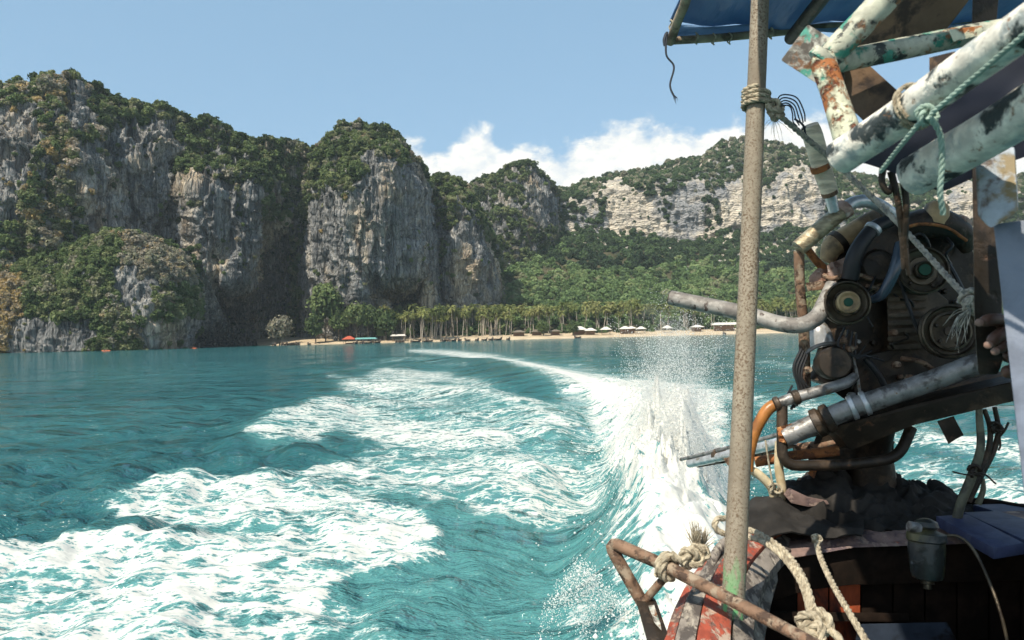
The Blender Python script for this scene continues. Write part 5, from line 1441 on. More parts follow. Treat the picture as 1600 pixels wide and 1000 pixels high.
o_ = tag(bpy.data.objects['hanging_string'], 'dark frayed string dangling from the canopy corner against the sky', 'string')
part('tassel', join(tpx([(1041, 52, 2.6), (1038, 62, 2.6), (1038, 72, 2.6)], [2.5, 2.8, 1.5], seg=6), wisps(P(1052, 148, 2.6), R_ * .6 - U_, 5, .03, .0012, .3, 3)), M_CORDB, o_)

# ================================================================== PAINTED STEEL FRAME (close to the camera)
fr = thing('steel_frame', 'flaking white and green tube frame close up at the top right', 'frame', P(1330, 230, 1.0))
part('flat_bar', slab([(1220, 94), (1262, 38), (1322, 74), (1318, 158)], 1.10, .02), M_PLATE, fr, bevel=.003)
part('flat_bar', slab([(1300, 62), (1334, 80), (1412, 150), (1372, 212), (1312, 152)], 1.125, .02), M_BROWN, fr, bevel=.003)  # shaded half of the same bar, its shade put into the brown
part('tube', tpx([(1470, -110, 1.00), (1390, -10, 1.03), (1292, 92, 1.06)], [23, 22, 20], 40, 26), M_FRAMEG, fr)
part('tube', tpx([(1284, 92, 1.05), (1304, 150, 1.03), (1330, 232, 1.0)], [19, 19, 22], 40, 26), M_FRAMER, fr)
part('tube', tpx([(1312, 246, .98), (1400, 188, .90), (1500, 115, .80), (1620, 30, .70), (1800, -100, .6)], [27, 29, 31, 33, 36], 60, 28), M_FRAME, fr)
part('tube', tpx([(1426, 276, .95), (1480, 246, .90), (1560, 200, .82), (1700, 110, .72)], [31, 34, 36, 40], 40, 28), M_FRAME, fr)
part('tube', tpx([(1302, 98, 1.08), (1400, 78, 1.09), (1530, 52, 1.10), (1660, 30, 1.1)], [17, 17, 16, 15], 40, 24), M_FRAMEG, fr)
part('end_cap', lathe([(.001, 0), (.020, .001), (.0235, .006), (.0235, .014)], P(1312, 246, .985), P(1400, 188, .90) - P(1312, 246, .98), 26), M_FRAME, fr)
part('weld', lathe([(.006, -.012), (.021, -.006), (.021, .006), (.006, .012)], P(1286, 92, 1.05), P(1292, 92, 1.06) - P(1390, -10, 1.03), 24), M_FRAMEG, fr)
part('roof_board', slab([(1385, -60), (1560, -60), (1490, 32), (1466, 62), (1330, 86), (1330, 60)], [1.15, 1.15, 1.2, 1.22, 1.22, 1.22], .025), M_BROWN, fr, bevel=.003)
part('dark_post', slab([(1521, -60), (1566, -60), (1556, 44), (1518, 48)], 1.25, .05), M_OIL, fr, bevel=.003)
part('bracket', slab([(1482, 46), (1535, 40), (1535, 54), (1490, 66)], 1.06, .012), M_FRAMER, fr, bevel=.002)
part('side_bar', slab([(1452, 90), (1492, 80), (1492, 120), (1452, 140)], 1.05, .02), M_BROWN, fr)
navy = sheet([[(1330, 250, 1.12), (1400, 268, 1.1), (1470, 300, 1.08)], [(1440, 170, 1.06), (1500, 215, 1.04), (1560, 260, 1.02)], [(1560, 80, 1.0), (1620, 150, .98), (1700, 210, .96)], [(1720, -30, .95), (1780, 60, .93), (1850, 150, .9)]], 40, 20, .006, .12, 3)
part('navy_sheet', navy, M_NAVY, None); tag(bpy.data.objects['navy_sheet'], 'dark navy sheet stretched between the two flaking tubes', 'sheet')
cg = thing('tie_cord', 'pale green cord knotted round the upper flaking tube', 'cord', P(1440, 170, .85))
ringp = []
tdir = (P(1500, 115, .80) - P(1400, 188, .90)).normalized(); ta = tdir.orthogonal().normalized(); tb = tdir.cross(ta); cc = P(1430, 166, .872)
for i in range(60):
    a = i / 59 * 4 * math.pi; ringp.append(cc + (ta * math.cos(a) + tb * math.sin(a)) * .0262 + tdir * (.006 * a / 6.28 - .006))
part('loop', rope(ringp, .0026), M_ROPE, cg)
part('knot', rope(knot_path(P(1448, 180, .82), .008, 5), .003), M_CORDG, cg)
part('line', join(rpx_rope([(1640, 20, .66), (1540, 105, .74), (1455, 178, .81)], 4.5), rpx_rope([(1445, 182, .82), (1412, 222, .86), (1376, 268, .92)], 4.0), rpx_rope([(1452, 182, .81), (1468, 208, .82), (1472, 250, .83), (1469, 300, .84), (1474, 335, .85)], 4.6)), M_CORDG, cg)
hg = thing('hanging_cables', 'dark cables hanging from the frame in front of the engine', 'cable', P(1405, 290, 1.1))
for L in ([(1392, 268, 1.12), (1402, 310, 1.12), (1410, 370, 1.14), (1412, 420, 1.15)], [(1408, 262, 1.12), (1416, 320, 1.12), (1414, 380, 1.14), (1420, 430, 1.15)], [(1380, 262, 1.12), (1378, 285, 1.12), (1388, 300, 1.12), (1396, 285, 1.12)]):
    part('cable', tpx(L, [6, 5, 5, 4], seg=8), M_OIL, hg)

# right-hand posts
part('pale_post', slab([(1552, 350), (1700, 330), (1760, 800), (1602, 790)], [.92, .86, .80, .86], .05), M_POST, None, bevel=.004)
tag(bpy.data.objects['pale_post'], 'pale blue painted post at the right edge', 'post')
part('rusty_box', slab([(1524, 240), (1586, 228), (1592, 330), (1548, 358), (1528, 338)], [.90, .88, .86, .88, .90], .04), M_BOX, None, bevel=.006)
tag(bpy.data.objects['rusty_box'], 'rust stained blue metal box above the pale post', 'box')
part('black_post', slab([(1518, 200), (1560, 190), (1568, 560), (1560, 586), (1528, 586), (1522, 500)], 1.0, .05), M_OIL, None, bevel=.006)
tag(bpy.data.objects['black_post'], 'black upright post left of the pale post', 'post')

# hand of the helmsman round the black post, forearm hidden behind the pale post
M_HAND = peel('dark_skin', (0.11, 0.052, 0.033), [((0.075, 0.034, 0.022), 8, 0.55, 0.1)], 0.5, scale=3, bump=0.2, bd=.001)
M_NAIL = plain('nail', (0.26, 0.16, 0.12), 0.35)
dH = .985
hv = [P(1700, 620, 1.04), P(1650, 585, 1.03), P(1606, 556, 1.03), P(1590, 545, 1.03), P(1580, 530, 1.02)]; hr = [.040, .034, .026, .028, .026]
he = [(0, 1), (1, 2), (2, 3), (3, 4)]
def finger(base, pts, rad):
    p = base
    for q, r_ in zip(pts, rad):
        hv.append(P(*q)); hr.append(r_); he.append((p, len(hv) - 1)); p = len(hv) - 1
finger(4, [(1574, 512, 1.0), (1562, 500, .975), (1546, 499, .965), (1531, 505, .965)], [.011, .0095, .0088, .0078])
finger(4, [(1580, 522, .99), (1570, 520, .968), (1556, 527, .96), (1545, 540, .962)], [.0115, .010, .009, .008])
finger(3, [(1588, 536, .99), (1578, 534, .968), (1566, 540, .96), (1556, 550, .962)], [.011, .0095, .0088, .0078])
finger(3, [(1596, 548, .99), (1588, 547, .97), (1578, 553, .962), (1570, 562, .964)], [.0095, .0085, .0078, .0068])
finger(2, [(1592, 575, 1.0), (1580, 582, .985), (1568, 580, .98)], [.012, .0105, .009])
hm = skin_body('person', hv, he, hr, M_HAND, 0, 2)
hand = bpy.data.objects.new('person', hm); COL.objects.link(hand)
tag(hand, 'hand of a person in shade gripping the black post beside the pale post', 'person')
for q in ((1530, 504, .958), (1544, 539, .955), (1555, 549, .955)):
    part('nail', lathe([(.0005, .002), (.0042, .0012), (.0052, 0)], P(*q), -F_ - R_ * .6, 12), M_NAIL, hand)

# ================================================================== ENGINE
eng = thing('engine', 'oily black boat engine with rusty pulleys and exhaust on its mount', 'engine', P(1400, 720, 2.5))
part('block', slab([(1300, 410), (1345, 360), (1400, 345), (1500, 352), (1525, 400), (1535, 470), (1560, 570), (1420, 606), (1335, 636), (1292, 606), (1284, 520), (1292, 450)], 2.46, .42), M_OIL, eng, bevel=.015)
part('cylinder_head', slab([(1330, 385), (1370, 344), (1410, 340), (1412, 400), (1380, 470), (1345, 470)], 2.38, .12), M_OIL, eng, bevel=.012)
part('sump', slab([(1330, 560), (1420, 540), (1540, 520), (1560, 600), (1440, 640), (1340, 660)], 2.40, .35), M_OIL, eng, bevel=.015)
part('timing_cover', slab([(1384, 446), (1444, 438), (1482, 470), (1476, 540), (1430, 552), (1388, 530)], 2.40, .08), M_RIB, eng, bevel=.006)
for i in range(8):
    y_ = 452 + i * 12.5
    part('rib', slab([(1388 - 2 * (i > 5), y_), (1450 - i * 1.5, y_ - 3), (1450 - i * 1.5, y_ + 4.5), (1388, y_ + 7)], 2.385, .03), M_RIB, eng, bevel=.0025)
def pulley(px_, py_, d_, rp, hub, cap, ax_, hubm=M_PULLEY, dish=False):
    k = d_ / FPX; R = rp * k; ax_ = Vector(ax_).normalized(); c0 = P(px_, py_, d_)
    o = part('pulley', lathe([(R * .80, -.02), (R * 1.0, -.018), (R * 1.0, -.008), (R * .84, .0), (R * .84, .004), (R * 1.0, .014), (R * 1.0, .022), (R * .93, .024), (R * .86, .014), (R * .62, .006), (R * .58, .010), (hub * k * 1.05, .010)], c0, ax_, 40), M_PULLEY, eng, angle=30)
    if dish: part('hub', lathe([(hub * k * 1.12, .010), (hub * k * 1.12, .022), (hub * k, .024), (hub * k * .95, .006), (hub * k * .3, .004), (hub * k * .28, .014), (hub * k * .1, .015)], c0, ax_, 32), M_PULLEY, o, angle=30)
    else: part('hub', lathe([(hub * k, .008), (hub * k, .034), (hub * k * .86, .037), (hub * k * .62, .030), (hub * k * .45, .030)], c0, ax_, 28), hubm, o, angle=30)
    if cap: part('cap', lathe([(cap * k, .028), (cap * k * .95, .036), (cap * k * .5, .038)], c0, ax_, 20), M_GREEN, o)
    for j in range(5):
        a = j * 1.2566; n = ax_.orthogonal().normalized(); b = ax_.cross(n)
        part('bolt', lathe([(.006, .006), (.006, .016), (.004, .018)], c0 + (n * math.cos(a) + b * math.sin(a)) * (R * .72 if hub < rp * .5 else R * .5), ax_, 6), M_OIL, o, smooth=False)
axp = -F_ * 1.0 - R_ * .22 + U_ * .10
pulley(1322, 474, 2.30, 34, 17, 7, axp, M_TAN)
pulley(1440, 424, 2.32, 37, 14, 9, axp)
pulley(1482, 518, 2.26, 42, 27, 0, axp, M_PULLEY, True)
part('belt', tpx([(1440, 388, 2.34), (1476, 404, 2.33), (1512, 470, 2.29), (1524, 520, 2.28), (1500, 556, 2.28), (1460, 550, 2.28), (1436, 520, 2.30), (1408, 440, 2.33), (1412, 400, 2.34), (1440, 388, 2.34)], 3.0, seg=6), M_BLACK, eng)
# exhaust
ex = part('exhaust_pipe', tpx([(1048, 465, 2.60), (1100, 476, 2.54), (1160, 489, 2.46), (1215, 505, 2.38), (1250, 508, 2.34), (1276, 496, 2.33), (1290, 472, 2.34), (1302, 446, 2.36)], [11.5, 12, 12.5, 12.5, 12.5, 13, 13, 12], 64, 22), M_EXH, eng)
part('pipe_mouth', lathe([(.020, 0), (.0262, 0), (.0262, .02), (.020, .02)], P(1047, 464.8, 2.603), P(1100, 476, 2.54) - P(1048, 465, 2.60), 22), M_OIL, ex)
part('manifold', slab([(1264, 432), (1276, 420), (1296, 412), (1330, 398), (1336, 412), (1312, 432), (1304, 448), (1264, 450)], 2.40, .12), M_PINK, eng, bevel=.008)
part('manifold_flange', slab([(1258, 442), (1308, 436), (1310, 450), (1262, 455)], 2.385, .14), M_RUSTP, eng, bevel=.003)
part('heat_shield', slab([(1292, 416), (1300, 408), (1312, 430), (1304, 444), (1296, 440)], 2.375, .02), M_PINK, eng, bevel=.002)
part('air_duct', tpx([(1292, 408, 2.46), (1303, 384, 2.46), (1326, 368, 2.46), (1352, 346, 2.46), (1378, 330, 2.48)], [11, 18, 17, 11, 9], seg=16), M_TAN, eng)
part('duct_band', lathe([(.036, -.012), (.042, -.01), (.042, .01), (.036, .012)], P(1310, 379, 2.46), P(1352, 346, 2.46) - P(1303, 384, 2.46), 20), M_OIL, eng)
part('water_hose', tpx([(1328, 436, 2.34), (1334, 405, 2.33), (1346, 380, 2.33), (1366, 356, 2.34), (1392, 344, 2.36)], [13, 13, 12, 11, 10], seg=14), M_BLACK, eng)
part('hose_clip', lathe([(.023, -.008), (.027, -.006), (.027, .006), (.023, .008)], P(1364, 358, 2.335), P(1366, 356, 2.34) - P(1346, 380, 2.33), 18), M_CHROME, eng)
part('coolant_hose', tpx([(1408, 382, 2.30), (1402, 410, 2.28), (1392, 436, 2.28), (1376, 462, 2.30), (1352, 470, 2.34)], [10, 10, 9, 8, 6], seg=14), M_GLOSSB, eng)
part('rocker_cover', tpx([(1404, 372, 2.40), (1430, 352, 2.38), (1468, 350, 2.38), (1500, 366, 2.40), (1512, 390, 2.42)], [12, 22, 24, 20, 10], seg=16), M_OIL, eng)
part('filler_cap', lathe([(.034, -.03), (.040, .0), (.034, .03), (.020, .042)], P(1462, 336, 2.36), U_ + R_ * .2, 20), M_TAN, eng)
part('rusty_lid', tpx([(1488, 352, 2.38), (1500, 346, 2.38), (1512, 352, 2.40)], [8, 11, 8], seg=12), M_PINK, eng)
part('bolt_stud', tpx([(1437, 330, 2.40), (1439, 350, 2.40)], 2.2, seg=8), M_RUSTO, eng)
part('oil_rail', tpx([(1408, 358, 2.34), (1440, 350, 2.33), (1480, 356, 2.33), (1510, 376, 2.35)], 2.6, seg=8), M_RUSTO, eng)
part('injector_line', join(tpx([(1420, 372, 2.33), (1440, 366, 2.3), (1452, 384, 2.31), (1448, 404, 2.33)], 2.2, seg=7), tpx([(1480, 372, 2.33), (1488, 384, 2.3), (1478, 398, 2.31), (1486, 414, 2.33)], 2.2, seg=7)), M_BLACK, eng)
part('oil_filter', lathe([(.03, -.05), (.05, -.045), (.052, .04), (.046, .05), (.02, .052)], P(1300, 568, 2.36), axp, 24), M_OIL, eng)
part('starter_motor', lathe([(.04, -.06), (.052, -.055), (.052, .05), (.04, .06)], P(1296, 574, 2.44), R_ * .3 + U_, 24), M_OIL, eng)
part('water_jacket', tpx([(1274, 505, 2.47), (1280, 520, 2.46), (1284, 540, 2.46)], [12, 17, 20], seg=14), M_CHROME, eng)
part('strap', tpx([(1248, 588, 2.42), (1250, 566, 2.41), (1264, 548, 2.40), (1286, 538, 2.40), (1318, 536, 2.40)], 3.2, seg=8), M_STEEL, eng)
part('bracket', slab([(1312, 520), (1322, 514), (1326, 560), (1318, 600), (1308, 590)], 2.36, .03), M_RUSTP, eng, bevel=.003)
for x_, y_ in ((1316, 532), (1326, 546), (1318, 568), (1310, 588), (1262, 578), (1340, 628), (1330, 618), (1350, 640), (1400, 570), (1420, 590), (1395, 520)):
    part('bolt', lathe([(.011, -.01), (.011, .012), (.008, .015)], P(x_, y_, 2.335), axp + R_ * .3, 6), M_STEEL if y_ > 600 else M_RUSTP, eng, smooth=False)
part('wiring', join(*[tpx([(1320 + k * 6, 512 + k * 3, 2.34), (1310 + k * 9, 540 + k * 6, 2.33), (1336 + k * 5, 556, 2.33), (1352 + k * 10, 540 + 8 * k, 2.34)], 1.6, seg=6) for k in range(4)]), M_BLACK, eng)
part('dip_rod', tpx([(1330, 545, 2.34), (1338, 580, 2.34), (1344, 615, 2.34)], 2.4, seg=8), M_STEEL, eng)
rq = random.Random(31)
for i in range(16):
    x_, y_ = rq.uniform(1335, 1530), rq.uniform(352, 600)
    part('bolt', lathe([(.009, -.01), (.009, .010), (.006, .013)], P(x_, y_, 2.445 if y_ < 540 else 2.39), axp, 6), rq.choice((M_RUSTP, M_STEEL, M_OIL)), eng, smooth=False)
for i in range(9):
    x_, y_ = rq.uniform(1330, 1500), rq.uniform(360, 560)
    pts_ = [(x_, y_, 2.37)]
    for k in range(4): pts_.append((pts_[-1][0] + rq.uniform(-26, 26), pts_[-1][1] + rq.uniform(-8, 26), 2.36 + rq.uniform(-.03, .03)))
    part('engine_pipe', tpx(pts_, rq.uniform(1.6, 4.0), seg=8), rq.choice((M_OIL, M_BLACK, M_RUSTP, M_GLOSSB)), eng)
for pts_, r_, m_ in (([(1286, 430, 2.38), (1300, 436, 2.36), (1330, 428, 2.35), (1362, 436, 2.35)], 4, M_RUSTP), ([(1352, 560, 2.36), (1372, 585, 2.35), (1384, 610, 2.35), (1390, 640, 2.34)], 5, M_BLACK), ([(1408, 560, 2.36), (1440, 566, 2.35), (1470, 584, 2.34), (1500, 575, 2.33)], 4, M_RUSTP)):
    part('engine_pipe', tpx(pts_, r_, seg=10), m_, eng)
part('alternator', lathe([(.03, -.05), (.05, -.045), (.055, -.02), (.055, .03), (.045, .045), (.02, .05)], P(1368, 418, 2.40), axp, 24), M_OIL, eng)
part('coupling', lathe([(.03, -.03), (.045, -.026), (.045, -.006), (.036, 0), (.045, .006), (.045, .026), (.03, .03)], P(1286, 657, 2.27), P(1330, 638, 2.24) - P(1270, 664, 2.28), 22), M_OIL, eng)
# tubular cradle and shaft
part('top_rail', tpx([(1247, 388, 2.36), (1285, 355, 2.36), (1320, 326, 2.36)], [13, 13, 13], 20, 22), M_BRASS, eng)
part('rail_bend', tpx([(1316, 330, 2.36), (1336, 316, 2.36), (1362, 316, 2.36), (1390, 332, 2.38), (1412, 356, 2.40)], [11, 10, 10, 10, 10], seg=20), M_CHROME, eng)
part('rail_collar', lathe([(.022, -.018), (.030, -.012), (.031, .012), (.022, .018)], P(1318, 328, 2.36), P(1320, 326, 2.36) - P(1285, 355, 2.36), 22), M_PINK, eng)
part('upright', tpx([(1248, 392, 2.38), (1250, 450, 2.39), (1256, 520, 2.41), (1258, 620, 2.43)], [8, 7.5, 8, 9], seg=16), M_RUSTP, eng)
part('brace', tpx([(1262, 390, 2.38), (1276, 408, 2.40), (1292, 424, 2.42)], [6, 6, 7], seg=12), M_RUSTO, eng)
ti = part('tiller_handle', tpx([(1296, 302, 2.30), (1303, 330, 2.32)], [9, 8], 8, 18), M_CHROME, eng)
part('tape_grip', tpx([(1265, 196, 2.22), (1270, 212, 2.23), (1283, 258, 2.27), (1297, 303, 2.30)], [13, 15, 14.5, 12.5], 30, 20), M_TAPE, ti)
part('grip_band', tpx([(1280, 258, 2.265), (1283, 266, 2.27)], [14.8, 14.8], 4, 20), M_RUSTO, ti)
part('grip_band', tpx([(1295, 298, 2.295), (1297, 304, 2.30)], [12.8, 12.6], 4, 20), M_RUSTP, ti)
mn = part('shaft_tube', tpx([(1225, 684, 2.30), (1270, 664, 2.28), (1330, 638, 2.24), (1430, 604, 2.18), (1532, 566, 2.10)], [15, 16, 16, 16, 16], 40, 22), M_STEEL, eng)
for x_, y_, d_ in ((1332, 637, 2.24), (1352, 630, 2.23)):
    part('collar', lathe([(.034, -.008), (.0375, -.006), (.0375, .006), (.034, .008)], P(x_, y_, d_), P(1430, 604, 2.18) - P(1330, 638, 2.24), 22), M_CHROME, mn)
part('fuel_rail', tpx([(1212, 632, 2.32), (1240, 622, 2.31), (1290, 608, 2.30), (1322, 598, 2.30), (1336, 588, 2.31)], [9, 9, 9, 8.5, 7], seg=16), M_STEEL, eng)
part('clamp', lathe([(.018, -.012), (.024, -.008), (.024, .008), (.018, .012)], P(1243, 621, 2.31), P(1290, 608, 2.3) - P(1240, 622, 2.31), 18), M_OIL, eng)
part('clamp', lathe([(.018, -.010), (.023, -.006), (.023, .006), (.018, .010)], P(1214, 631, 2.32), P(1240, 622, 2.31) - P(1212, 632, 2.32), 18), M_OIL, eng)
part('amber_hose', tpx([(1215, 630, 2.33), (1198, 642, 2.33), (1180, 675, 2.33), (1172, 710, 2.33), (1171, 736, 2.33)], [9, 9.5, 8.5, 7, 6], seg=16), M_HOSEO, eng)
part('drain_hose', join(tpx([(1168, 732, 2.34), (1186, 742, 2.34), (1204, 760, 2.34), (1210, 778, 2.35)], 7, seg=14), tpx([(1218, 690, 2.34), (1217, 730, 2.34), (1222, 766, 2.34), (1220, 784, 2.35)], 7, seg=14)), M_HOSEW, eng)
part('hose_binding', join(rope(knot_path(P(1211, 764, 2.32), .014, 1), .004), tpx([(1196, 688, 2.31), (1201, 722, 2.31), (1208, 760, 2.31)], 1.5, seg=6)), M_ROPE, eng)
part('side_plate', slab([(1232, 668), (1300, 640), (1336, 626), (1372, 646), (1300, 676), (1240, 690)], 2.33, .03), M_STEEL, eng, bevel=.004)
part('loop_frame', pipe([(1222, 628, 2.32), (1222, 728, 2.30), (1330, 726, 2.30), (1404, 716, 2.30), (1424, 668, 2.32)], 8.5, 3), M_OIL, eng)
part('rust_crust', sheet([[(1214, 668, 2.30), (1216, 680, 2.295), (1218, 690, 2.29)], [(1228, 664, 2.29), (1230, 678, 2.285), (1232, 694, 2.29)], [(1242, 660, 2.30), (1240, 672, 2.295), (1238, 684, 2.30)]], 24, 24, .006, .02, 3, .004), M_RUSTO, eng)
part('cross_tube', tpx([(1180, 722, 2.40), (1240, 712, 2.38), (1310, 704, 2.36)], [8, 8, 8], seg=14), M_RUSTO, eng)
part('cross_tube', tpx([(1240, 700, 2.46), (1330, 690, 2.44)], [7, 7], 6, 14), M_RUSTP, eng)
part('cradle_beam', prism(PP([(1300, 668, 2.26), (1420, 634, 2.20), (1600, 592, 2.05), (1606, 622, 2.05), (1430, 664, 2.20), (1330, 704, 2.28)]), F_ * .10), M_OIL, eng, bevel=.004)
part('cradle_beam', prism(PP([(1420, 622, 2.30), (1600, 578, 2.15), (1602, 596, 2.15), (1424, 642, 2.30)]), F_ * .06), M_BROWN, eng, bevel=.004)
part('hanger', slab([(1464, 658), (1490, 650), (1506, 680), (1494, 686), (1482, 694)], 2.2, .012), M_OIL, eng, bevel=.001)
part('pivot_post', tpx([(1366, 650, 2.40), (1364, 700, 2.44), (1360, 760, 2.48)], [34, 26, 40], seg=16), M_OIL, eng)
part('pivot_fork', slab([(1275, 680), (1330, 672), (1400, 690), (1380, 716), (1300, 740), (1268, 746), (1262, 720)], 2.44, .10), M_OIL, eng, bevel=.008)
part('pivot_wedge', slab([(1262, 740), (1272, 722), (1282, 720), (1272, 748)], 2.40, .03), M_RUSTO, eng, bevel=.002)
part('stay_rod', tpx([(1392, 690, 2.44), (1393, 740, 2.46), (1394, 770, 2.48)], 4, seg=10), M_OIL, eng)
# propeller shaft running astern
part('propeller_shaft', join(tpx([(1240, 686, 2.36), (1170, 704, 2.62), (1078, 724, 3.05)], [9, 8, 7], 12, 16)), M_CHROME, eng)
part('shaft_rod', tpx([(1240, 672, 2.40), (1160, 694, 2.66), (1064, 718, 3.10)], [3.5, 3, 2.6], 12, 10), M_STEEL, eng)
part('shaft_guard', prism(PP([(1242, 700, 2.36), (1180, 716, 2.60), (1090, 731, 3.05), (1086, 724, 3.06), (1180, 704, 2.62), (1242, 690, 2.38)]), F_ * .03), M_RUSTP, eng, bevel=.002)
part('shaft_clamp', lathe([(.020, -.016), (.030, -.012), (.030, .012), (.020, .016)], P(1124, 712, 2.84), P(1170, 704, 2.62) - P(1078, 724, 3.05), 16), M_OIL, eng)
part('shaft_fin', slab([(1130, 716), (1172, 708), (1172, 740), (1150, 736), (1136, 726)], 2.70, .02), M_RUSTP, eng, bevel=.002)
# wire bundle on the left of the cradle
part('wire_bundle', join(*[tpx([(1252 + k * 3, 545 + 3 * k, 2.36), (1240 + k * 4, 575 + 4 * k, 2.35), (1248 + k * 5, 610, 2.35), (1236 + k * 4, 640 - k * 3, 2.34)], 2.2, seg=6) for k in range(4)] + [tpx([(1238, 602, 2.35), (1230, 618, 2.35), (1222, 632, 2.34)], 1.8, seg=6)]), M_BLACK, eng)

# ================================================================== HOSES AT THE RIGHT OF THE STERN
hs = thing('hose_bundle', 'mossy hoses tied in a bundle rising from the stern deck at right', 'hose', P(1495, 815, 2.1))
part('hose', tpx([(1529, 618, 2.12), (1530, 650, 2.12), (1532, 700, 2.12), (1518, 745, 2.12), (1502, 785, 2.12), (1494, 816, 2.12)], [4, 5, 6, 7, 7, 7], seg=14), M_HOSEG, hs)
part('hose', tpx([(1538, 640, 2.14), (1547, 670, 2.14), (1544, 705, 2.14), (1530, 738, 2.14), (1510, 780, 2.14)], [3.5, 4, 4.5, 5, 5], seg=12), M_OIL, hs)
part('hose', tpx([(1554, 636, 2.15), (1560, 672, 2.15), (1552, 705, 2.15), (1534, 740, 2.15), (1514, 784, 2.15)], [3.5, 4, 4.5, 5, 4], seg=12), M_OIL, hs)
part('hose', tpx([(1536, 748, 2.16), (1536, 766, 2.16), (1528, 788, 2.16)], [2.5, 4, 5], seg=10), M_HOSEG, hs)
part('tie', join(tpx([(1488, 737, 2.1), (1512, 742, 2.09), (1536, 740, 2.1), (1556, 756, 2.1)], 1.4, seg=6), tpx([(1562, 682, 2.13), (1570, 672, 2.12), (1576, 660, 2.12)], 2, seg=6), tpx([(1562, 682, 2.13), (1563, 696, 2.13), (1560, 704, 2.13)], 1.6, seg=6), rope(knot_path(P(1556, 668, 2.13), .012, 2), .005), rope(knot_path(P(1524, 736, 2.11), .014, 2), .005)), M_OIL, hs)

# ================================================================== FUEL FILTER
ff = thing('fuel_filter', 'dusty glass bowl fuel filter hanging in the dark hold', 'fuel filter', P(1448, 916, 1.95))
q0, q1 = P(1447, 815, 1.96), P(1449, 916, 1.94); axf = (q1 - q0).normalized(); k = 1.95 / FPX
part('bowl', lathe([(.020, .050), (26 * k, .052), (26.5 * k, .070), (25 * k, .10), (23 * k, .135), (21 * k, .145), (12 * k, .15)], q0, axf, 28), M_GLASS, ff, angle=35)
part('head', lathe([(6 * k, -.008), (16 * k, 0), (18 * k, .012), (14 * k, .020), (17 * k, .024), (28 * k, .03), (29 * k, .048), (26 * k, .052)], q0, axf, 28), M_GLASS, ff, angle=35)
part('drain', lathe([(10 * k, .148), (10 * k, .158), (6 * k, .160), (6 * k, .172)], q0, axf, 14), M_PULLEY, ff)
part('outlet', tpx([(1420, 822, 1.95), (1436, 826, 1.95)], [8, 9], 6, 14), M_STEEL, ff)
part('fuel_line', tpx([(1466, 838, 1.95), (1496, 838, 1.93), (1520, 858, 1.9), (1544, 905, 1.86), (1564, 960, 1.82), (1580, 1030, 1.8)], 2.6, seg=8), M_PULLEY, ff)

# ================================================================== RUSTY RAIL AT THE LOWER LEFT
rl = thing('tube_rail', 'rusty bent tube rail sticking out over the water at the bottom', 'rail', P(1000, 945, 1.75))
part('rail', pipe([(1004, 942, 1.76), (948, 844, 1.80), (1040, 884, 1.72), (1140, 936, 1.56), (1290, 1016, 1.34)], 10, 2.6, 20), M_RUSTP, rl)
part('brace', tpx([(1006, 940, 1.76), (1046, 894, 1.72)], [6.5, 6.5], 6, 14), M_RUSTP, rl)
part('bracket', prism(PP([(994, 938, 1.75), (1016, 934, 1.75), (1026, 940, 1.75), (1058, 1030, 1.55), (1040, 1060, 1.5), (1022, 1040, 1.55)]), F_ * .02), M_OIL, rl, bevel=.003)
part('bracket_plate', slab([(1013, 946), (1022, 945), (1032, 975), (1034, 986), (1022, 972)], [1.72, 1.72, 1.66, 1.64, 1.66], .004), M_PLATE, rl)
rk = thing('rail_knot', 'tan rope knotted on the rusty rail with a frayed tuft', 'rope', P(1040, 880, 1.70))
rd = (P(1140, 936, 1.56) - P(1040, 884, 1.72)).normalized(); ra = rd.orthogonal().normalized(); rb = rd.cross(ra); rc = P(1042, 885, 1.717); rp = []
for i in range(60):
    a = i / 59 * 2 * math.pi * 2.2; rp.append(rc + (ra * math.cos(a) + rb * math.sin(a)) * .0245 + rd * (.012 * a / 6.28 - .014))
part('wrap', rope(rp, .0092), M_ROPE, rk)
part('line', rope(catmull(PP([(1048, 866, 1.70), (1060, 874, 1.70), (1072, 880, 1.71), (1084, 874, 1.72), (1094, 860, 1.74)]), 24), .0092), M_ROPE, rk)
part('knot', join(rope(knot_path(P(1080, 872, 1.71), .017, 1), .0085), rope(knot_path(P(1092, 864, 1.72), .014, 3), .0085)), M_ROPE, rk)
part('frayed_tuft', join(wisps(P(1088, 856, 1.73), U_ - R_ * .12, 60, .062, .0011, .22, 4, -.02), wisps(P(1096, 858, 1.74), U_ + R_ * .25, 45, .05, .0011, .25, 9, -.02)), M_ROPE, rk)

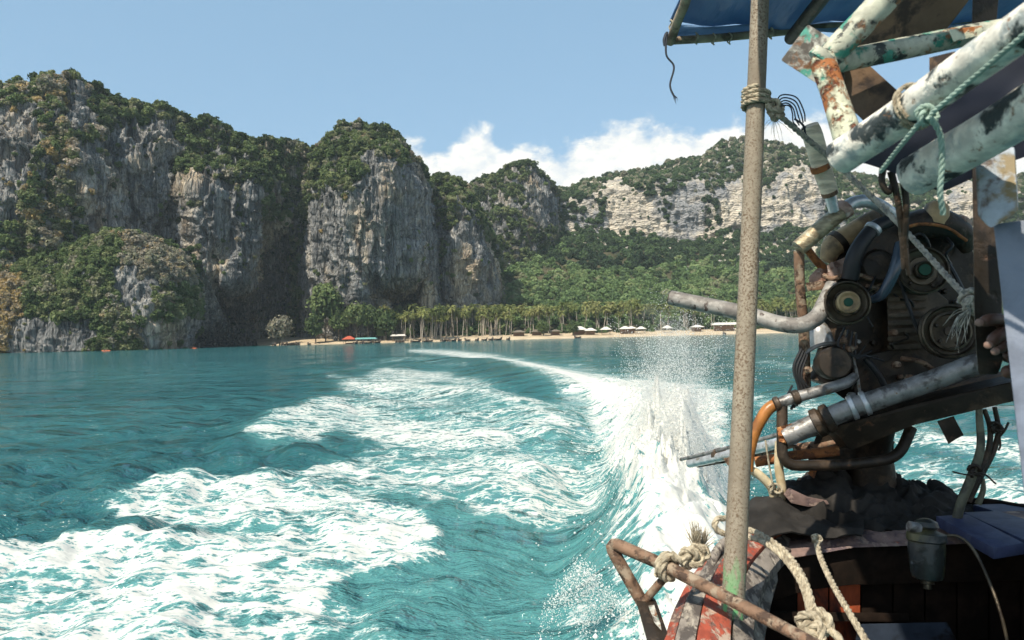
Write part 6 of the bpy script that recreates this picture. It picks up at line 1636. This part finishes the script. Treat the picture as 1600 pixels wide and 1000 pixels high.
# ================================================================== MOORING ROPES ON THE RIM
ml = thing('mooring_rope', 'double tan rope looped behind the pole and knotted at the bottom', 'rope', P(1200, 860, 1.75))
part('strand', rpx_rope([(1268, 968, 1.50), (1258, 925, 1.56), (1240, 890, 1.63), (1215, 862, 1.70), (1185, 843, 1.78), (1150, 836, 1.83), (1126, 832, 1.84), (1117, 822, 1.84), (1122, 811, 1.85), (1140, 812, 1.86), (1165, 826, 1.84)], 5.2), M_ROPE, ml)
part('strand', rpx_rope([(1165, 826, 1.84), (1190, 836, 1.80), (1222, 858, 1.72), (1248, 890, 1.62), (1264, 926, 1.55), (1274, 968, 1.50)], 5.2), M_ROPE, ml)
part('knot', join(rope(knot_path(P(1268, 978, 1.47), .020, 2), .0085), rope(catmull(PP([(1250, 976, 1.47), (1262, 990, 1.45), (1280, 992, 1.45), (1296, 982, 1.45), (1294, 966, 1.46), (1280, 954, 1.48), (1274, 956, 1.49)]), 30), .0085), rope(catmull(PP([(1262, 985, 1.46), (1280, 975, 1.45), (1284, 990, 1.44), (1282, 1030, 1.42)]), 20), .0085), rope(catmull(PP([(1288, 980, 1.46), (1304, 990, 1.44), (1318, 1012, 1.42), (1326, 1040, 1.4)]), 20), .0085)), M_ROPE, ml)
m2_ = thing('stern_rope', 'single tan rope hanging from the stern beam to the lower edge', 'rope', P(1276, 842, 2.06))
part('line', rpx_rope([(1275, 838, 2.07), (1277, 852, 2.05), (1284, 876, 1.98), (1304, 918, 1.84), (1330, 962, 1.70), (1356, 1006, 1.6), (1376, 1040, 1.5)], 5.2), M_ROPE, m2_)
part('tie_end', rope(knot_path(P(1276, 842, 2.06), .008, 2), .006), M_ROPE, m2_)
part('dark_strap', tpx([(1108, 905, 1.86), (1112, 880, 1.92), (1124, 856, 1.99), (1142, 838, 2.06)], [7, 8, 7, 6], seg=10), M_GREYP, None)
tag(bpy.data.objects['dark_strap'], 'worn dark rope fender lying over the rim behind the pole', 'fender')

# ================================================================== HAZE
mh = bpy.data.materials.new('sea_haze'); mh.use_nodes = True; t = NT(mh.node_tree)
pv_ = t.n('ShaderNodeVolumePrincipled'); pv_.inputs['Color'].default_value = (0.80, 0.88, 0.95, 1); pv_.inputs['Density'].default_value = 0.00009; pv_.inputs['Anisotropy'].default_value = 0.0
ov = t.n('ShaderNodeOutputMaterial'); t.link(pv_.outputs[0], ov.inputs['Volume'])
hz_ = box((200, 300, 165), 3600, 3000, 350)
tag(link('haze', mesh_from('haze', [tuple(v) for v in hz_[0]], hz_[1], mh, smooth=False)), 'thin sea haze between the boat and the cliffs', 'haze', kind='stuff')
